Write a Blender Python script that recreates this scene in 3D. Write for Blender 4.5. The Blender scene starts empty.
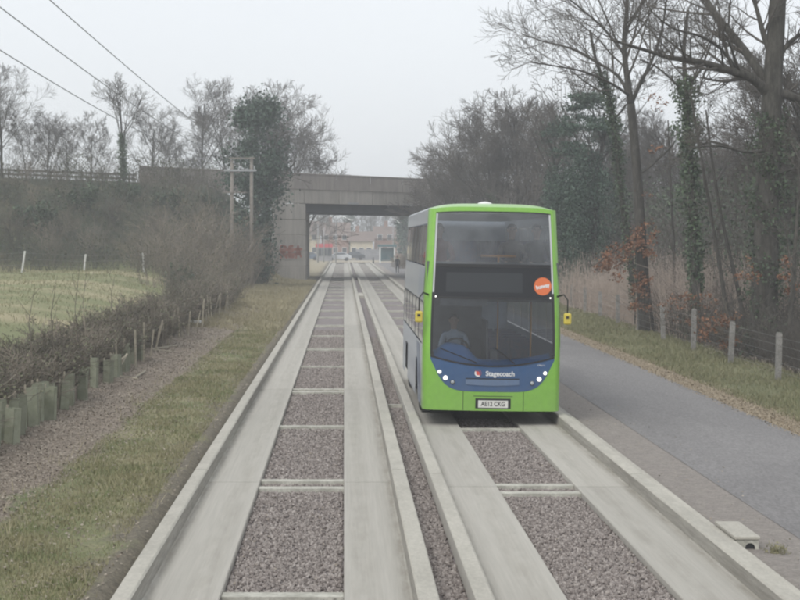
import bpy, bmesh, math, random
import numpy as np
from mathutils import Vector, Matrix

R = math.radians
random.seed(7)
rng = np.random.default_rng(11)
scene = bpy.context.scene
COL = scene.collection

# ------------------------------------------------------------------ camera
FPX, VX, VY, CAMH = 1693.0, 344.0, 241.0, 3.41      # focal length and vanishing point in photo pixels (800x600)
cam_d = bpy.data.cameras.new('camera')
cam_d.sensor_width = 36.0
cam_d.lens = 36.0 * FPX / 800.0
cam_d.shift_x = (400 - VX) / 800.0
cam_d.shift_y = (VY - 300) / 800.0
cam_d.clip_start = 0.1
cam_d.clip_end = 6000
cam = bpy.data.objects.new('camera', cam_d)
cam.location = (0, 0, CAMH)
cam.rotation_euler = (R(90), 0, 0)
COL.objects.link(cam)
scene.camera = cam

# ------------------------------------------------------------------ overcast sky, soft sun
SUN_EL, SUN_AZ = R(48), R(215)
world = bpy.data.worlds.new('World')
scene.world = world
world.use_nodes = True
wn = world.node_tree
wn.nodes.clear()
w_out = wn.nodes.new('ShaderNodeOutputWorld')
w_sky = wn.nodes.new('ShaderNodeTexSky')
w_sky.sky_type = 'NISHITA'
w_sky.sun_disc = False
w_sky.sun_elevation = SUN_EL
w_sky.sun_rotation = SUN_AZ
w_sky.air_density = 1.0
w_sky.dust_density = 4.0
w_b1 = wn.nodes.new('ShaderNodeBackground')
w_b1.inputs['Strength'].default_value = 0.05
w_hs = wn.nodes.new('ShaderNodeHueSaturation')        # seen through cloud: most of its blue is gone
w_hs.inputs['Saturation'].default_value = 0.25
wn.links.new(w_sky.outputs['Color'], w_hs.inputs['Color'])
wn.links.new(w_hs.outputs['Color'], w_b1.inputs['Color'])
w_b2 = wn.nodes.new('ShaderNodeBackground')          # the even cloud deck under it
w_tc = wn.nodes.new('ShaderNodeTexCoord')
w_no = wn.nodes.new('ShaderNodeTexNoise')
w_no.inputs['Scale'].default_value = 1.6
w_no.inputs['Detail'].default_value = 5
wn.links.new(w_tc.outputs['Generated'], w_no.inputs['Vector'])
w_cr = wn.nodes.new('ShaderNodeValToRGB')
w_cr.color_ramp.elements[0].position = 0.3
w_cr.color_ramp.elements[0].color = (0.765, 0.80, 0.84, 1)
w_cr.color_ramp.elements[1].position = 0.7
w_cr.color_ramp.elements[1].color = (0.81, 0.842, 0.875, 1)
wn.links.new(w_no.outputs['Fac'], w_cr.inputs['Fac'])
wn.links.new(w_cr.outputs['Color'], w_b2.inputs['Color'])
w_b2.inputs['Strength'].default_value = 0.80
w_add = wn.nodes.new('ShaderNodeAddShader')
wn.links.new(w_b1.outputs[0], w_add.inputs[0])
wn.links.new(w_b2.outputs[0], w_add.inputs[1])
wn.links.new(w_add.outputs[0], w_out.inputs['Surface'])

sun_d = bpy.data.lights.new('sun', 'SUN')
sun_d.energy = 0.9
sun_d.angle = R(25)
sun_d.color = (1.0, 0.97, 0.92)
sun = bpy.data.objects.new('sun', sun_d)
sun.rotation_euler = (R(90) - SUN_EL, 0, R(180) - SUN_AZ)
sun.location = (0, 0, 60)
COL.objects.link(sun)

scene.view_settings.view_transform = 'Standard'
scene.view_settings.look = 'None'
scene.view_settings.exposure = 0.2
scene.view_settings.gamma = 1.0
scene.render.engine = 'CYCLES'
scene.cycles.use_denoising = True
scene.cycles.max_bounces = 8
scene.cycles.transparent_max_bounces = 16
scene.cycles.volume_bounces = 1
scene.cycles.filter_width = 2.2


# ------------------------------------------------------------------ helpers
def at(x, y, Y):
    """photo pixel at a known distance -> world point"""
    return Vector(((x - VX) / FPX * Y, Y, CAMH - (y - VY) / FPX * Y))


def tag(o, label=None, cat=None, group=None, kind=None):
    if label: o['label'] = label
    if cat: o['category'] = cat
    if group: o['group'] = group
    if kind: o['kind'] = kind
    return o


def empty(name, loc=(0, 0, 0), rz=0.0):
    o = bpy.data.objects.new(name, None)
    o.location = loc
    o.rotation_euler = (0, 0, rz)
    o.empty_display_size = 0.2
    COL.objects.link(o)
    return o


def obj(name, me, parent=None, mats=None):
    o = bpy.data.objects.new(name, me)
    COL.objects.link(o)
    if parent is not None: o.parent = parent
    if mats is not None:
        for m in (mats if isinstance(mats, (list, tuple)) else [mats]):
            me.materials.append(m)
    return o


def copy_tree(o, parent=None):
    c = o.copy()
    COL.objects.link(c)
    c.parent = parent
    for ch in list(o.children):
        copy_tree(ch, c)
    return c


ORD = ['nearest', 'second nearest', 'third nearest', 'fourth nearest', 'fifth nearest', 'sixth nearest', 'seventh nearest',
       'eighth nearest', 'ninth nearest', 'tenth nearest']
TENS = ['', '', 'twenty', 'thirty', 'forty', 'fifty', 'sixty', 'seventy', 'eighty']
ONES = ['', 'first', 'second', 'third', 'fourth', 'fifth', 'sixth', 'seventh', 'eighth', 'ninth', 'tenth', 'eleventh', 'twelfth',
        'thirteenth', 'fourteenth', 'fifteenth', 'sixteenth', 'seventeenth', 'eighteenth', 'nineteenth']


def nth(i):
    """1 -> first"""
    if i < 20: return ONES[i]
    if i % 10 == 0: return TENS[i // 10][:-1] + 'ieth'
    return TENS[i // 10] + '-' + ONES[i % 10]


class MB:
    """collects shapes into one mesh"""
    def __init__(self): self.v, self.f, self.m = [], [], []
    def quad(self, a, b, c, d, m=0):
        n = len(self.v); self.v += [tuple(a), tuple(b), tuple(c), tuple(d)]; self.f.append((n, n + 1, n + 2, n + 3)); self.m.append(m)
    def box(self, x0, x1, y0, y1, z0, z1, m=0):
        n = len(self.v)
        self.v += [(x0, y0, z0), (x1, y0, z0), (x1, y1, z0), (x0, y1, z0), (x0, y0, z1), (x1, y0, z1), (x1, y1, z1), (x0, y1, z1)]
        for q in ((0, 3, 2, 1), (4, 5, 6, 7), (0, 1, 5, 4), (1, 2, 6, 5), (2, 3, 7, 6), (3, 0, 4, 7)):
            self.f.append(tuple(n + i for i in q)); self.m.append(m)
    def prism(self, poly, z0, z1, m=0):
        n = len(self.v); k = len(poly)
        self.v += [(p[0], p[1], z0) for p in poly] + [(p[0], p[1], z1) for p in poly]
        self.f.append(tuple(n + i for i in reversed(range(k)))); self.m.append(m)
        self.f.append(tuple(n + k + i for i in range(k))); self.m.append(m)
        for i in range(k):
            j = (i + 1) % k
            self.f.append((n + i, n + j, n + k + j, n + k + i)); self.m.append(m)
    def tube(self, pts, rad, sides=6, m=0, cap=True):
        pts = [Vector(p) for p in pts]
        if not isinstance(rad, (list, tuple)): rad = [rad] * len(pts)
        n = len(self.v); a = None
        for i, p in enumerate(pts):
            d = (pts[min(i + 1, len(pts) - 1)] - pts[max(i - 1, 0)]).normalized()
            if a is None:
                a = d.orthogonal().normalized()
            else:
                a = (a - d * a.dot(d)); a = a.normalized() if a.length > 1e-6 else d.orthogonal().normalized()
            b = d.cross(a)
            for s in range(sides):
                t = 2 * math.pi * s / sides
                self.v.append(tuple(p + (a * math.cos(t) + b * math.sin(t)) * rad[i]))
        for i in range(len(pts) - 1):
            for s in range(sides):
                s2 = (s + 1) % sides
                self.f.append((n + i * sides + s, n + i * sides + s2, n + (i + 1) * sides + s2, n + (i + 1) * sides + s)); self.m.append(m)
        if cap:
            self.f.append(tuple(n + s for s in reversed(range(sides)))); self.m.append(m)
            e = n + (len(pts) - 1) * sides
            self.f.append(tuple(e + s for s in range(sides))); self.m.append(m)
    def grid(self, fn, nu, nv, m=0, flip=False):
        n = len(self.v)
        for i in range(nu + 1):
            for j in range(nv + 1):
                self.v.append(tuple(fn(i / nu, j / nv)))
        for i in range(nu):
            for j in range(nv):
                q = (n + i * (nv + 1) + j, n + (i + 1) * (nv + 1) + j, n + (i + 1) * (nv + 1) + j + 1, n + i * (nv + 1) + j + 1)
                self.f.append(q[::-1] if flip else q); self.m.append(m)
    def ball(self, c, rx, ry, rz, nu=10, nv=7, m=0):
        self.grid(lambda u, v: (c[0] + rx * math.cos(2 * math.pi * u) * math.sin(math.pi * v), c[1] + ry * math.sin(2 * math.pi * u) * math.sin(math.pi * v),
                                c[2] - rz * math.cos(math.pi * v)), nu, nv, m)
    def mesh(self, name, smooth=False):
        me = bpy.data.meshes.new(name)
        me.from_pydata(self.v, [], self.f)
        me.polygons.foreach_set('material_index', self.m)
        if smooth: me.polygons.foreach_set('use_smooth', [True] * len(self.f))
        me.update()
        return me
    def build(self, name, mats, parent=None, smooth=False, bevel=0.0, solid=0.0):
        o = obj(name, self.mesh(name, smooth), parent, mats)
        if solid:
            s = o.modifiers.new('solid', 'SOLIDIFY'); s.thickness = solid; s.offset = -1
        if bevel:
            b = o.modifiers.new('bevel', 'BEVEL'); b.width = bevel; b.segments = 2; b.limit_method = 'ANGLE'
        return o


def np_mesh(name, V, F, smooth=False, colors=None):
    """V (n,3), F (m,k) with one face size"""
    me = bpy.data.meshes.new(name)
    V = np.ascontiguousarray(V, dtype=np.float32); F = np.ascontiguousarray(F, dtype=np.int32)
    k = F.shape[1]
    me.vertices.add(len(V)); me.vertices.foreach_set('co', V.ravel())
    me.loops.add(F.size); me.loops.foreach_set('vertex_index', F.ravel())
    me.polygons.add(len(F))
    me.polygons.foreach_set('loop_start', np.arange(0, F.size, k, dtype=np.int32))
    if smooth: me.polygons.foreach_set('use_smooth', np.ones(len(F), dtype=bool))
    if colors is not None:
        at_ = me.color_attributes.new('tint', 'FLOAT_COLOR', 'CORNER')
        c = np.repeat(np.asarray(colors, dtype=np.float32), k, axis=0)
        at_.data.foreach_set('color', c.ravel())
    me.update(calc_edges=True)
    return me


def seg_mesh(name, P0, P1, r0, r1, sides=3):
    """thin tapered prisms, one per segment"""
    P0 = np.asarray(P0, float).reshape(-1, 3); P1 = np.asarray(P1, float).reshape(-1, 3)
    r0 = np.asarray(r0, float).reshape(-1, 1); r1 = np.asarray(r1, float).reshape(-1, 1)
    d = P1 - P0; d /= np.maximum(np.linalg.norm(d, axis=1, keepdims=True), 1e-9)
    ref = np.where(np.abs(d[:, 2:3]) > 0.9, np.array([[1.0, 0, 0]]), np.array([[0, 0, 1.0]]))
    a = np.cross(d, ref); a /= np.maximum(np.linalg.norm(a, axis=1, keepdims=True), 1e-9)
    b = np.cross(d, a)
    n = len(P0); ring = []
    for P, r in ((P0, r0), (P1, r1)):
        for s in range(sides):
            t = 2 * math.pi * s / sides
            ring.append(P + (a * math.cos(t) + b * math.sin(t)) * r)
    V = np.stack(ring, axis=1).reshape(-1, 3)
    base = (np.arange(n) * 2 * sides)[:, None]
    F = []
    for s in range(sides):
        s2 = (s + 1) % sides
        F.append(np.concatenate([base + s, base + s2, base + sides + s2, base + sides + s], axis=1))
    F = np.stack(F, axis=1).reshape(-1, 4)
    return np_mesh(name, V, F)


def leaf_mesh(name, P, size, flat=0.0, aspect=0.7, g=rng):
    """loose leaf quads at P"""
    P = np.asarray(P, float).reshape(-1, 3); n = len(P)
    nrm = g.normal(size=(n, 3)); nrm[:, 2] = np.abs(nrm[:, 2]) + flat
    nrm /= np.linalg.norm(nrm, axis=1, keepdims=True)
    t = g.normal(size=(n, 3)); a = np.cross(nrm, t); a /= np.linalg.norm(a, axis=1, keepdims=True)
    b = np.cross(nrm, a)
    s = (np.asarray(size) * g.uniform(0.6, 1.3, n))[:, None]
    bend = nrm * s * 0.2
    V = np.stack([P - a * s * 0.5 + bend, P - b * s * 0.5 * aspect, P + a * s * 0.5 + bend, P + b * s * 0.5 * aspect], axis=1).reshape(-1, 3)
    F = np.arange(4 * n).reshape(-1, 4)
    tint = g.uniform(0, 1, n)
    return np_mesh(name, V, F, colors=np.stack([tint, tint, tint, np.ones(n)], axis=1))


# ------------------------------------------------------------------ materials
def mat_new(name):
    m = bpy.data.materials.new(name)
    m.use_nodes = True
    nt = m.node_tree
    return m, nt, nt.nodes['Principled BSDF']


def nn(nt, t, **kw):
    n = nt.nodes.new(t)
    for k, v in kw.items(): setattr(n, k, v)
    return n


def mixc(nt, fac, a, b, mode='MIX'):
    n = nn(nt, 'ShaderNodeMix', data_type='RGBA', blend_type=mode)
    for i, v in ((0, fac), (6, a), (7, b)):
        if hasattr(v, 'is_linked') or isinstance(v, bpy.types.NodeSocket): nt.links.new(v, n.inputs[i])
        elif i == 0: n.inputs[0].default_value = v
        else: n.inputs[i].default_value = (*v, 1)
    return n.outputs[2]


def noise(nt, vec, scale, detail=4, rough=0.6):
    n = nn(nt, 'ShaderNodeTexNoise')
    n.inputs['Scale'].default_value = scale
    n.inputs['Detail'].default_value = detail
    n.inputs['Roughness'].default_value = rough
    nt.links.new(vec, n.inputs['Vector'])
    return n.outputs['Fac']


def ramp(nt, fac, lo, hi):
    n = nn(nt, 'ShaderNodeMapRange', interpolation_type='SMOOTHSTEP')
    nt.links.new(fac, n.inputs[0])
    n.inputs[1].default_value = lo; n.inputs[2].default_value = hi
    return n.outputs[0]


def material(name, c1, c2=None, scale=6.0, rough=0.8, fine=None, bump=0.0, bscale=40.0, metallic=0.0, coat=0.0, spec=0.5, rand=0.0, tint=None, spread=(0.35, 0.65), stretch=None):
    """noise-mixed colour; rand: brightness change from object to object; tint: (c3) mixed in by the mesh's own piece tint"""
    m, nt, b = mat_new(name)
    geo = nn(nt, 'ShaderNodeNewGeometry').outputs['Position']
    if stretch:
        mp = nn(nt, 'ShaderNodeMapping'); mp.inputs['Scale'].default_value = stretch
        nt.links.new(geo, mp.inputs['Vector']); geo = mp.outputs['Vector']
    col = None
    if c2 is not None:
        f = ramp(nt, noise(nt, geo, scale, 6, 0.65), *spread)
        col = mixc(nt, f, c1, c2)
    if tint is not None:
        ta = nn(nt, 'ShaderNodeAttribute', attribute_name='tint')
        col = mixc(nt, ta.outputs['Fac'], col if col is not None else c1, tint)
    if fine is not None:
        f2 = ramp(nt, noise(nt, geo, fine[0], 3, 0.7), 0.3, 0.7)
        base = col if col is not None else c1
        k = fine[1]
        col = mixc(nt, 1.0, base, mixc(nt, f2, (1 - k, 1 - k, 1 - k), (1 + k, 1 + k, 1 + k)), 'MULTIPLY')
    if rand:
        oi = nn(nt, 'ShaderNodeObjectInfo')
        base = col if col is not None else c1
        col = mixc(nt, 1.0, base, mixc(nt, oi.outputs['Random'], (1 - rand,) * 3, (1 + rand,) * 3), 'MULTIPLY')
    if col is None: b.inputs['Base Color'].default_value = (*c1, 1)
    else: nt.links.new(col, b.inputs['Base Color'])
    b.inputs['Roughness'].default_value = rough
    b.inputs['Metallic'].default_value = metallic
    b.inputs['Coat Weight'].default_value = coat
    b.inputs['Coat Roughness'].default_value = 0.08
    b.inputs['Specular IOR Level'].default_value = spec
    if bump:
        bn = nn(nt, 'ShaderNodeBump'); bn.inputs['Strength'].default_value = bump; bn.inputs['Distance'].default_value = 0.02
        nt.links.new(noise(nt, geo, bscale, 5, 0.7), bn.inputs['Height'])
        nt.links.new(bn.outputs['Normal'], b.inputs['Normal'])
    return m


def glass_mat(name, tintc, film, refl=0.5, edge=1.5, filmc=(0.5, 0.53, 0.56)):
    """window glass: see-through, fresnel reflection and a film of dirt"""
    m, nt, b = mat_new(name)
    nt.nodes.remove(b)
    out = nt.nodes['Material Output']
    tr = nn(nt, 'ShaderNodeBsdfTransparent'); tr.inputs[0].default_value = (*tintc, 1)
    df = nn(nt, 'ShaderNodeBsdfDiffuse'); df.inputs[0].default_value = (*filmc, 1)
    gl = nn(nt, 'ShaderNodeBsdfGlossy'); gl.inputs['Roughness'].default_value = 0.03
    geo = nn(nt, 'ShaderNodeNewGeometry').outputs['Position']
    fn = ramp(nt, noise(nt, geo, 1.2, 5, 0.6), 0.05, 0.95)
    ml = nn(nt, 'ShaderNodeMath', operation='MULTIPLY'); nt.links.new(fn, ml.inputs[0]); ml.inputs[1].default_value = film
    m1 = nn(nt, 'ShaderNodeMixShader'); nt.links.new(ml.outputs[0], m1.inputs[0]); nt.links.new(tr.outputs[0], m1.inputs[1]); nt.links.new(df.outputs[0], m1.inputs[2])
    fr = nn(nt, 'ShaderNodeFresnel'); fr.inputs['IOR'].default_value = edge
    m2 = nn(nt, 'ShaderNodeMixShader'); nt.links.new(fr.outputs[0], m2.inputs[0]); nt.links.new(m1.outputs[0], m2.inputs[1]); nt.links.new(gl.outputs[0], m2.inputs[2])
    nt.links.new(m2.outputs[0], out.inputs['Surface'])
    return m


def emit_mat(name, c, s):
    m, nt, b = mat_new(name)
    b.inputs['Base Color'].default_value = (*c, 1)
    b.inputs['Emission Color'].default_value = (*c, 1)
    b.inputs['Emission Strength'].default_value = s
    return m


M = {}
M['concrete'] = material('concrete', (0.415, 0.396, 0.352), (0.378, 0.36, 0.318), 1.6, 0.85, fine=(9, 0.06), bump=0.15, bscale=60, rand=0.07, stretch=(4.0, 0.07, 1))
def kerb_dirt(m_):
    """grime gathered along the foot of the four kerbs, and rubber on the wheel lines"""
    nt = m_.node_tree; b = nt.nodes['Principled BSDF']
    src = b.inputs['Base Color'].links[0].from_socket
    pos = nn(nt, 'ShaderNodeNewGeometry').outputs['Position']
    sp = nn(nt, 'ShaderNodeSeparateXYZ'); nt.links.new(pos, sp.inputs[0])
    mp = nn(nt, 'ShaderNodeMapping'); mp.inputs['Scale'].default_value = (2.5, 0.5, 1); nt.links.new(pos, mp.inputs['Vector'])
    nz = noise(nt, mp.outputs[0], 2.2, 6, .7)
    tot = None
    for k, w, lo in ((-1.93, .17, .02), (.67, .17, .02), (1.37, .17, .02), (3.97, .17, .02), (-1.42, .20, .06), (.20, .20, .06), (1.86, .20, .06), (3.48, .20, .06)):
        d = nn(nt, 'ShaderNodeMath', operation='SUBTRACT'); nt.links.new(sp.outputs[0], d.inputs[0]); d.inputs[1].default_value = k
        ab = nn(nt, 'ShaderNodeMath', operation='ABSOLUTE'); nt.links.new(d.outputs[0], ab.inputs[0])
        r_ = nn(nt, 'ShaderNodeMapRange', interpolation_type='SMOOTHSTEP'); nt.links.new(ab.outputs[0], r_.inputs[0])
        r_.inputs[1].default_value = lo; r_.inputs[2].default_value = w; r_.inputs[3].default_value = 1.0 if lo < .05 else .42; r_.inputs[4].default_value = 0.0
        if tot is None: tot = r_.outputs[0]
        else:
            mx = nn(nt, 'ShaderNodeMath', operation='MAXIMUM'); nt.links.new(tot, mx.inputs[0]); nt.links.new(r_.outputs[0], mx.inputs[1]); tot = mx.outputs[0]
    ml = nn(nt, 'ShaderNodeMath', operation='MULTIPLY'); nt.links.new(tot, ml.inputs[0]); nt.links.new(ramp(nt, nz, .3, .7), ml.inputs[1])
    c1 = mixc(nt, ml.outputs[0], src, mixc(nt, 1.0, src, (.66, .64, .60), 'MULTIPLY'))
    spots = ramp(nt, noise(nt, pos, 3.3, 5, .75), .64, .74)
    c2 = mixc(nt, spots, c1, mixc(nt, 1.0, c1, (.80, .79, .77), 'MULTIPLY'))
    nt.links.new(c2, b.inputs['Base Color'])
kerb_dirt(M['concrete'])
M['kerb'] = material('kerb_concrete', (0.44, 0.42, 0.365), (0.37, 0.352, 0.305), 2.2, 0.9, fine=(30, 0.09), bump=0.2, bscale=50, rand=0.06, stretch=(1, 0.4, 1))
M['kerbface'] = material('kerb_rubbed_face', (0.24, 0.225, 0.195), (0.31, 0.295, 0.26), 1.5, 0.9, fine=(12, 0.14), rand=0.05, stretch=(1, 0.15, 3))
M['crossbeam'] = material('crossbeam_concrete', (0.50, 0.49, 0.43), (0.36, 0.35, 0.30), 3.0, 0.9, fine=(22, 0.16), bump=0.25, bscale=50, rand=0.08)
M['ballast'] = material('ballast_bed', (0.17, 0.145, 0.14), (0.27, 0.24, 0.235), 22, 0.95, fine=(60, 0.45), bump=0.9, bscale=45)
M['stone'] = material('ballast_stone', (0.14, 0.117, 0.106), None, rough=0.9, tint=(0.39, 0.35, 0.322), fine=(40, 0.15))
M['asphalt'] = material('asphalt', (0.215, 0.206, 0.202), (0.165, 0.158, 0.156), 0.35, 0.8, fine=(30, 0.22), bump=0.3, bscale=90, spec=0.4, stretch=(1, 0.25, 1))
M['dirtgravel'] = material('gravel_strip', (0.27, 0.24, 0.215), (0.20, 0.18, 0.165), 1.6, 0.95, fine=(35, 0.30), bump=0.6, bscale=60)
M['sandroad'] = material('sandy_road', (0.42, 0.37, 0.28), (0.36, 0.32, 0.25), 0.3, 0.95, fine=(3, 0.1))
M['bark'] = material('bark', (0.045, 0.041, 0.034), (0.08, 0.075, 0.064), 5, 0.95, fine=(18, 0.3), bump=0.8, bscale=14, rand=0.15, stretch=(1, 1, 0.25))
M['twig'] = material('twigs', (0.08, 0.072, 0.062), (0.13, 0.117, 0.10), 0.7, 0.95, rand=0.15)
M['shrubtwig'] = material('shrub_twigs', (0.115, 0.103, 0.082), (0.24, 0.205, 0.165), 0.5, 0.95, rand=0.35)
M['bankscrub'] = material('bank_scrub_twigs', (0.07, 0.075, 0.055), (0.16, 0.14, 0.11), 0.35, 0.95)
M['ivy'] = material('ivy_leaf', (0.035, 0.058, 0.032), None, rough=0.55, tint=(0.10, 0.145, 0.075), rand=0.15)
M['conifer'] = material('conifer_leaf', (0.018, 0.042, 0.028), None, rough=0.6, tint=(0.075, 0.125, 0.08), rand=0.1)
M['orangeleaf'] = material('dead_leaf', (0.17, 0.075, 0.038), None, rough=0.8, tint=(0.29, 0.15, 0.082))
M['hedgeleaf'] = material('hedge_leaf', (0.065, 0.088, 0.045), None, rough=0.8, tint=(0.165, 0.16, 0.095), rand=0.25)
M['litter'] = material('leaf_litter', (0.155, 0.125, 0.095), None, rough=0.9, tint=(0.37, 0.325, 0.265))
M['litterpale'] = material('pale_leaf_litter', (0.25, 0.20, 0.135), None, rough=0.9, tint=(0.38, 0.32, 0.235))
M['grassblade'] = material('grass_blade', (0.12, 0.16, 0.055), (0.26, 0.245, 0.14), 0.9, 0.8, tint=(0.24, 0.22, 0.12), spread=(.38, .56))
M['grassright'] = material('grass_blade_path', (0.13, 0.15, 0.065), (0.20, 0.195, 0.105), 1.0, 0.8, tint=(0.24, 0.225, 0.13))
M['drygrass'] = material('dry_grass', (0.25, 0.22, 0.13), (0.38, 0.335, 0.22), 0.8, 0.85, tint=(0.30, 0.27, 0.17))
M['drystem'] = material('dry_stem', (0.40, 0.325, 0.275), (0.50, 0.42, 0.355), 0.8, 0.9)
M['guard'] = material('guard_plastic', (0.20, 0.215, 0.15), (0.27, 0.28, 0.21), 5, 0.6, rand=0.15)
M['palewood'] = material('pale_wood', (0.40, 0.36, 0.28), (0.30, 0.27, 0.21), 6, 0.9, rand=0.12)
M['postwood'] = material('weathered_post', (0.30, 0.29, 0.27), (0.22, 0.21, 0.195), 7, 0.9, fine=(30, 0.2), rand=0.1)
M['polewood'] = material('pole_wood', (0.17, 0.15, 0.13), (0.22, 0.20, 0.175), 4, 0.9, rand=0.1)
M['wire'] = material('fence_wire', (0.24, 0.24, 0.24), None, rough=0.5, metallic=0.4)
M['cable'] = material('cable', (0.24, 0.25, 0.27), None, rough=0.6)
M['bridge'] = material('bridge_concrete', (0.37, 0.345, 0.31), (0.30, 0.275, 0.245), 0.5, 0.9, fine=(3.5, 0.12), rand=0.06, stretch=(1, 1, 0.12))
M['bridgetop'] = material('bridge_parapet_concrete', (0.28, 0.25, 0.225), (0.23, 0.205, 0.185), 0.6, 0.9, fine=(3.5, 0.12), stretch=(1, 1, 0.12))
M['girder'] = material('girder_steel', (0.035, 0.04, 0.05), (0.05, 0.055, 0.065), 0.8, 0.7)
M['paintred'] = material('spray_red', (0.36, 0.155, 0.115), None, rough=0.7)
M['sprayfaded'] = material('spray_faded', (0.40, 0.38, 0.355), None, rough=0.7)
M['paintwhite'] = material('spray_white', (0.60, 0.60, 0.58), None, rough=0.7)
M['steel'] = material('galvanised', (0.36, 0.37, 0.38), (0.30, 0.31, 0.32), 5, 0.5, metallic=0.3)
M['darkmetal'] = material('dark_metal', (0.05, 0.055, 0.06), None, rough=0.5)

# ------------------------------------------------------------------ terrain
SK = 1.15                                             # skew of the bridge: Y = 140 + SK*(X+4.4)
SKL = math.hypot(1, SK)


def emb_t(X, Y): return (Y - 140 - SK * (X + 4.4)) / SKL


def sstep(a, b, v):
    t = np.clip((v - a) / (b - a), 0, 1)
    return t * t * (3 - 2 * t)


def height(X, Y):
    X = np.asarray(X, float); Y = np.asarray(Y, float)
    z = np.full(np.broadcast(X, Y).shape, -0.10)
    near = 1 - sstep(200, 240, Y)
    # left verge, hedge bank, field
    left = sstep(2.05, 2.3, -X) * 0.20 + sstep(3.5, 6.0, -X) * 0.16 + sstep(6.2, 14, -X) * (0.25 + 1.05 * np.clip((Y - 20) / 80, 0, 1)) * near
    bumps = 0.035 * np.sin(X * 3.1 + Y * 0.7) * np.sin(Y * 1.3 - X) * sstep(2.3, 2.8, -X)
    # right strip, verge, wood floor
    right = sstep(4.2, 4.4, X) * 0.13 + sstep(8.0, 10.5, X) * 0.14 + sstep(11, 22, X) * 0.6 * near
    z = z + left + bumps + right
    # skewed embankment carrying the road over the bridge
    t = emb_t(X, Y)
    e = sstep(-14.5, -2, t) * (1 - sstep(13, 30, t))
    side = np.where(X < 0, sstep(4.5, 11, -X), sstep(12, 18, X))
    z = np.where(e * side > 0, z + (7.75 - z) * e * side, z)
    # far beyond: level
    return z


def coords(*parts):
    out = []
    for a, b, s in parts:
        out += list(np.arange(a, b, s))
    return np.array(sorted(set(np.round(out, 3))))


gx = coords((-2500, -300, 220), (-300, -60, 20), (-60, -14, 2), (-14, -2.4, 0.5), (-2.4, 0, 0.1), (0, 4, 0.5), (4, 4.6, 0.1), (4.6, 12, 0.5), (12, 30, 1), (30, 80, 3), (80, 300, 20), (300, 2501, 220))
gy = coords((-40, 10, 5), (10, 60, 0.75), (60, 200, 1.5), (200, 300, 5), (300, 600, 25), (600, 3001, 200))
GX, GY = np.meshgrid(gx, gy, indexing='ij')
GZ = height(GX, GY)
V = np.stack([GX, GY, GZ], axis=-1).reshape(-1, 3)
ny = len(gy)
ii, jj = np.meshgrid(np.arange(len(gx) - 1), np.arange(ny - 1), indexing='ij')
a_ = (ii * ny + jj).ravel()
F = np.stack([a_, a_ + ny, a_ + ny + 1, a_ + 1], axis=1)

m, nt, b = mat_new('ground')
geo = nn(nt, 'ShaderNodeNewGeometry').outputs['Position']
sep = nn(nt, 'ShaderNodeSeparateXYZ'); nt.links.new(geo, sep.inputs[0])
wob = noise(nt, geo, 0.9, 5, 0.65)
mm = nn(nt, 'ShaderNodeMath', operation='MULTIPLY_ADD'); nt.links.new(wob, mm.inputs[0]); mm.inputs[1].default_value = 1.8; mm.inputs[2].default_value = -0.9
xx = nn(nt, 'ShaderNodeMath', operation='ADD'); nt.links.new(sep.outputs[0], xx.inputs[0]); nt.links.new(mm.outputs[0], xx.inputs[1])
X_ = xx.outputs[0]
n1 = ramp(nt, noise(nt, geo, 0.6, 6, 0.65), 0.35, 0.65)
n2 = ramp(nt, noise(nt, geo, 7.0, 5, 0.7), 0.3, 0.7)
mpf = nn(nt, 'ShaderNodeMapping'); mpf.inputs['Scale'].default_value = (0.05, 0.16, 0.1); nt.links.new(geo, mpf.inputs['Vector'])
n3 = ramp(nt, noise(nt, mpf.outputs[0], 1.0, 4, 0.6), 0.4, 0.62)
field = mixc(nt, n3, (0.20, 0.215, 0.10), (0.36, 0.315, 0.19))
grass = mixc(nt, n1, (0.15, 0.18, 0.075), (0.29, 0.265, 0.155))
dry = mixc(nt, n2, (0.25, 0.215, 0.14), (0.37, 0.325, 0.225))
mulch = mixc(nt, n2, (0.17, 0.135, 0.105), (0.30, 0.25, 0.20))
mud = mixc(nt, n2, (0.13, 0.115, 0.085), (0.20, 0.175, 0.13))
strip = mixc(nt, n2, (0.31, 0.28, 0.25), (0.24, 0.215, 0.195))
litter = mixc(nt, n2, (0.22, 0.165, 0.105), (0.36, 0.29, 0.19))
grass2 = mixc(nt, n1, (0.15, 0.16, 0.08), (0.21, 0.205, 0.115))
bankc = mixc(nt, ramp(nt, noise(nt, geo, .22, 6, .7), .45, .68), (0.05, 0.062, 0.036), (0.17, 0.145, 0.095))
wood = mixc(nt, n2, (0.075, 0.06, 0.045), (0.15, 0.115, 0.085))
c = mixc(nt, ramp(nt, X_, -7.0, -6.4), field, mulch)
mulch_y = mixc(nt, ramp(nt, sep.outputs[1], 55, 85), c, dry)
c = mixc(nt, ramp(nt, X_, -6.9, -6.5), c, mulch_y)
gr_y = mixc(nt, ramp(nt, sep.outputs[1], 50, 80), grass, dry)
c = mixc(nt, ramp(nt, X_, -4.15, -3.8), c, gr_y)
c = mixc(nt, ramp(nt, X_, -2.75, -2.35), c, mud)
c = mixc(nt, ramp(nt, sep.outputs[2], 1.6, 2.4), c, bankc)
c = mixc(nt, ramp(nt, sep.outputs[0], 3.8, 4.0), c, strip)
c = mixc(nt, ramp(nt, sep.outputs[0], 7.0, 7.1), c, litter)
c = mixc(nt, ramp(nt, X_, 8.35, 8.75), c, grass2)
c = mixc(nt, ramp(nt, X_, 10.7, 11.4), c, wood)
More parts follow.
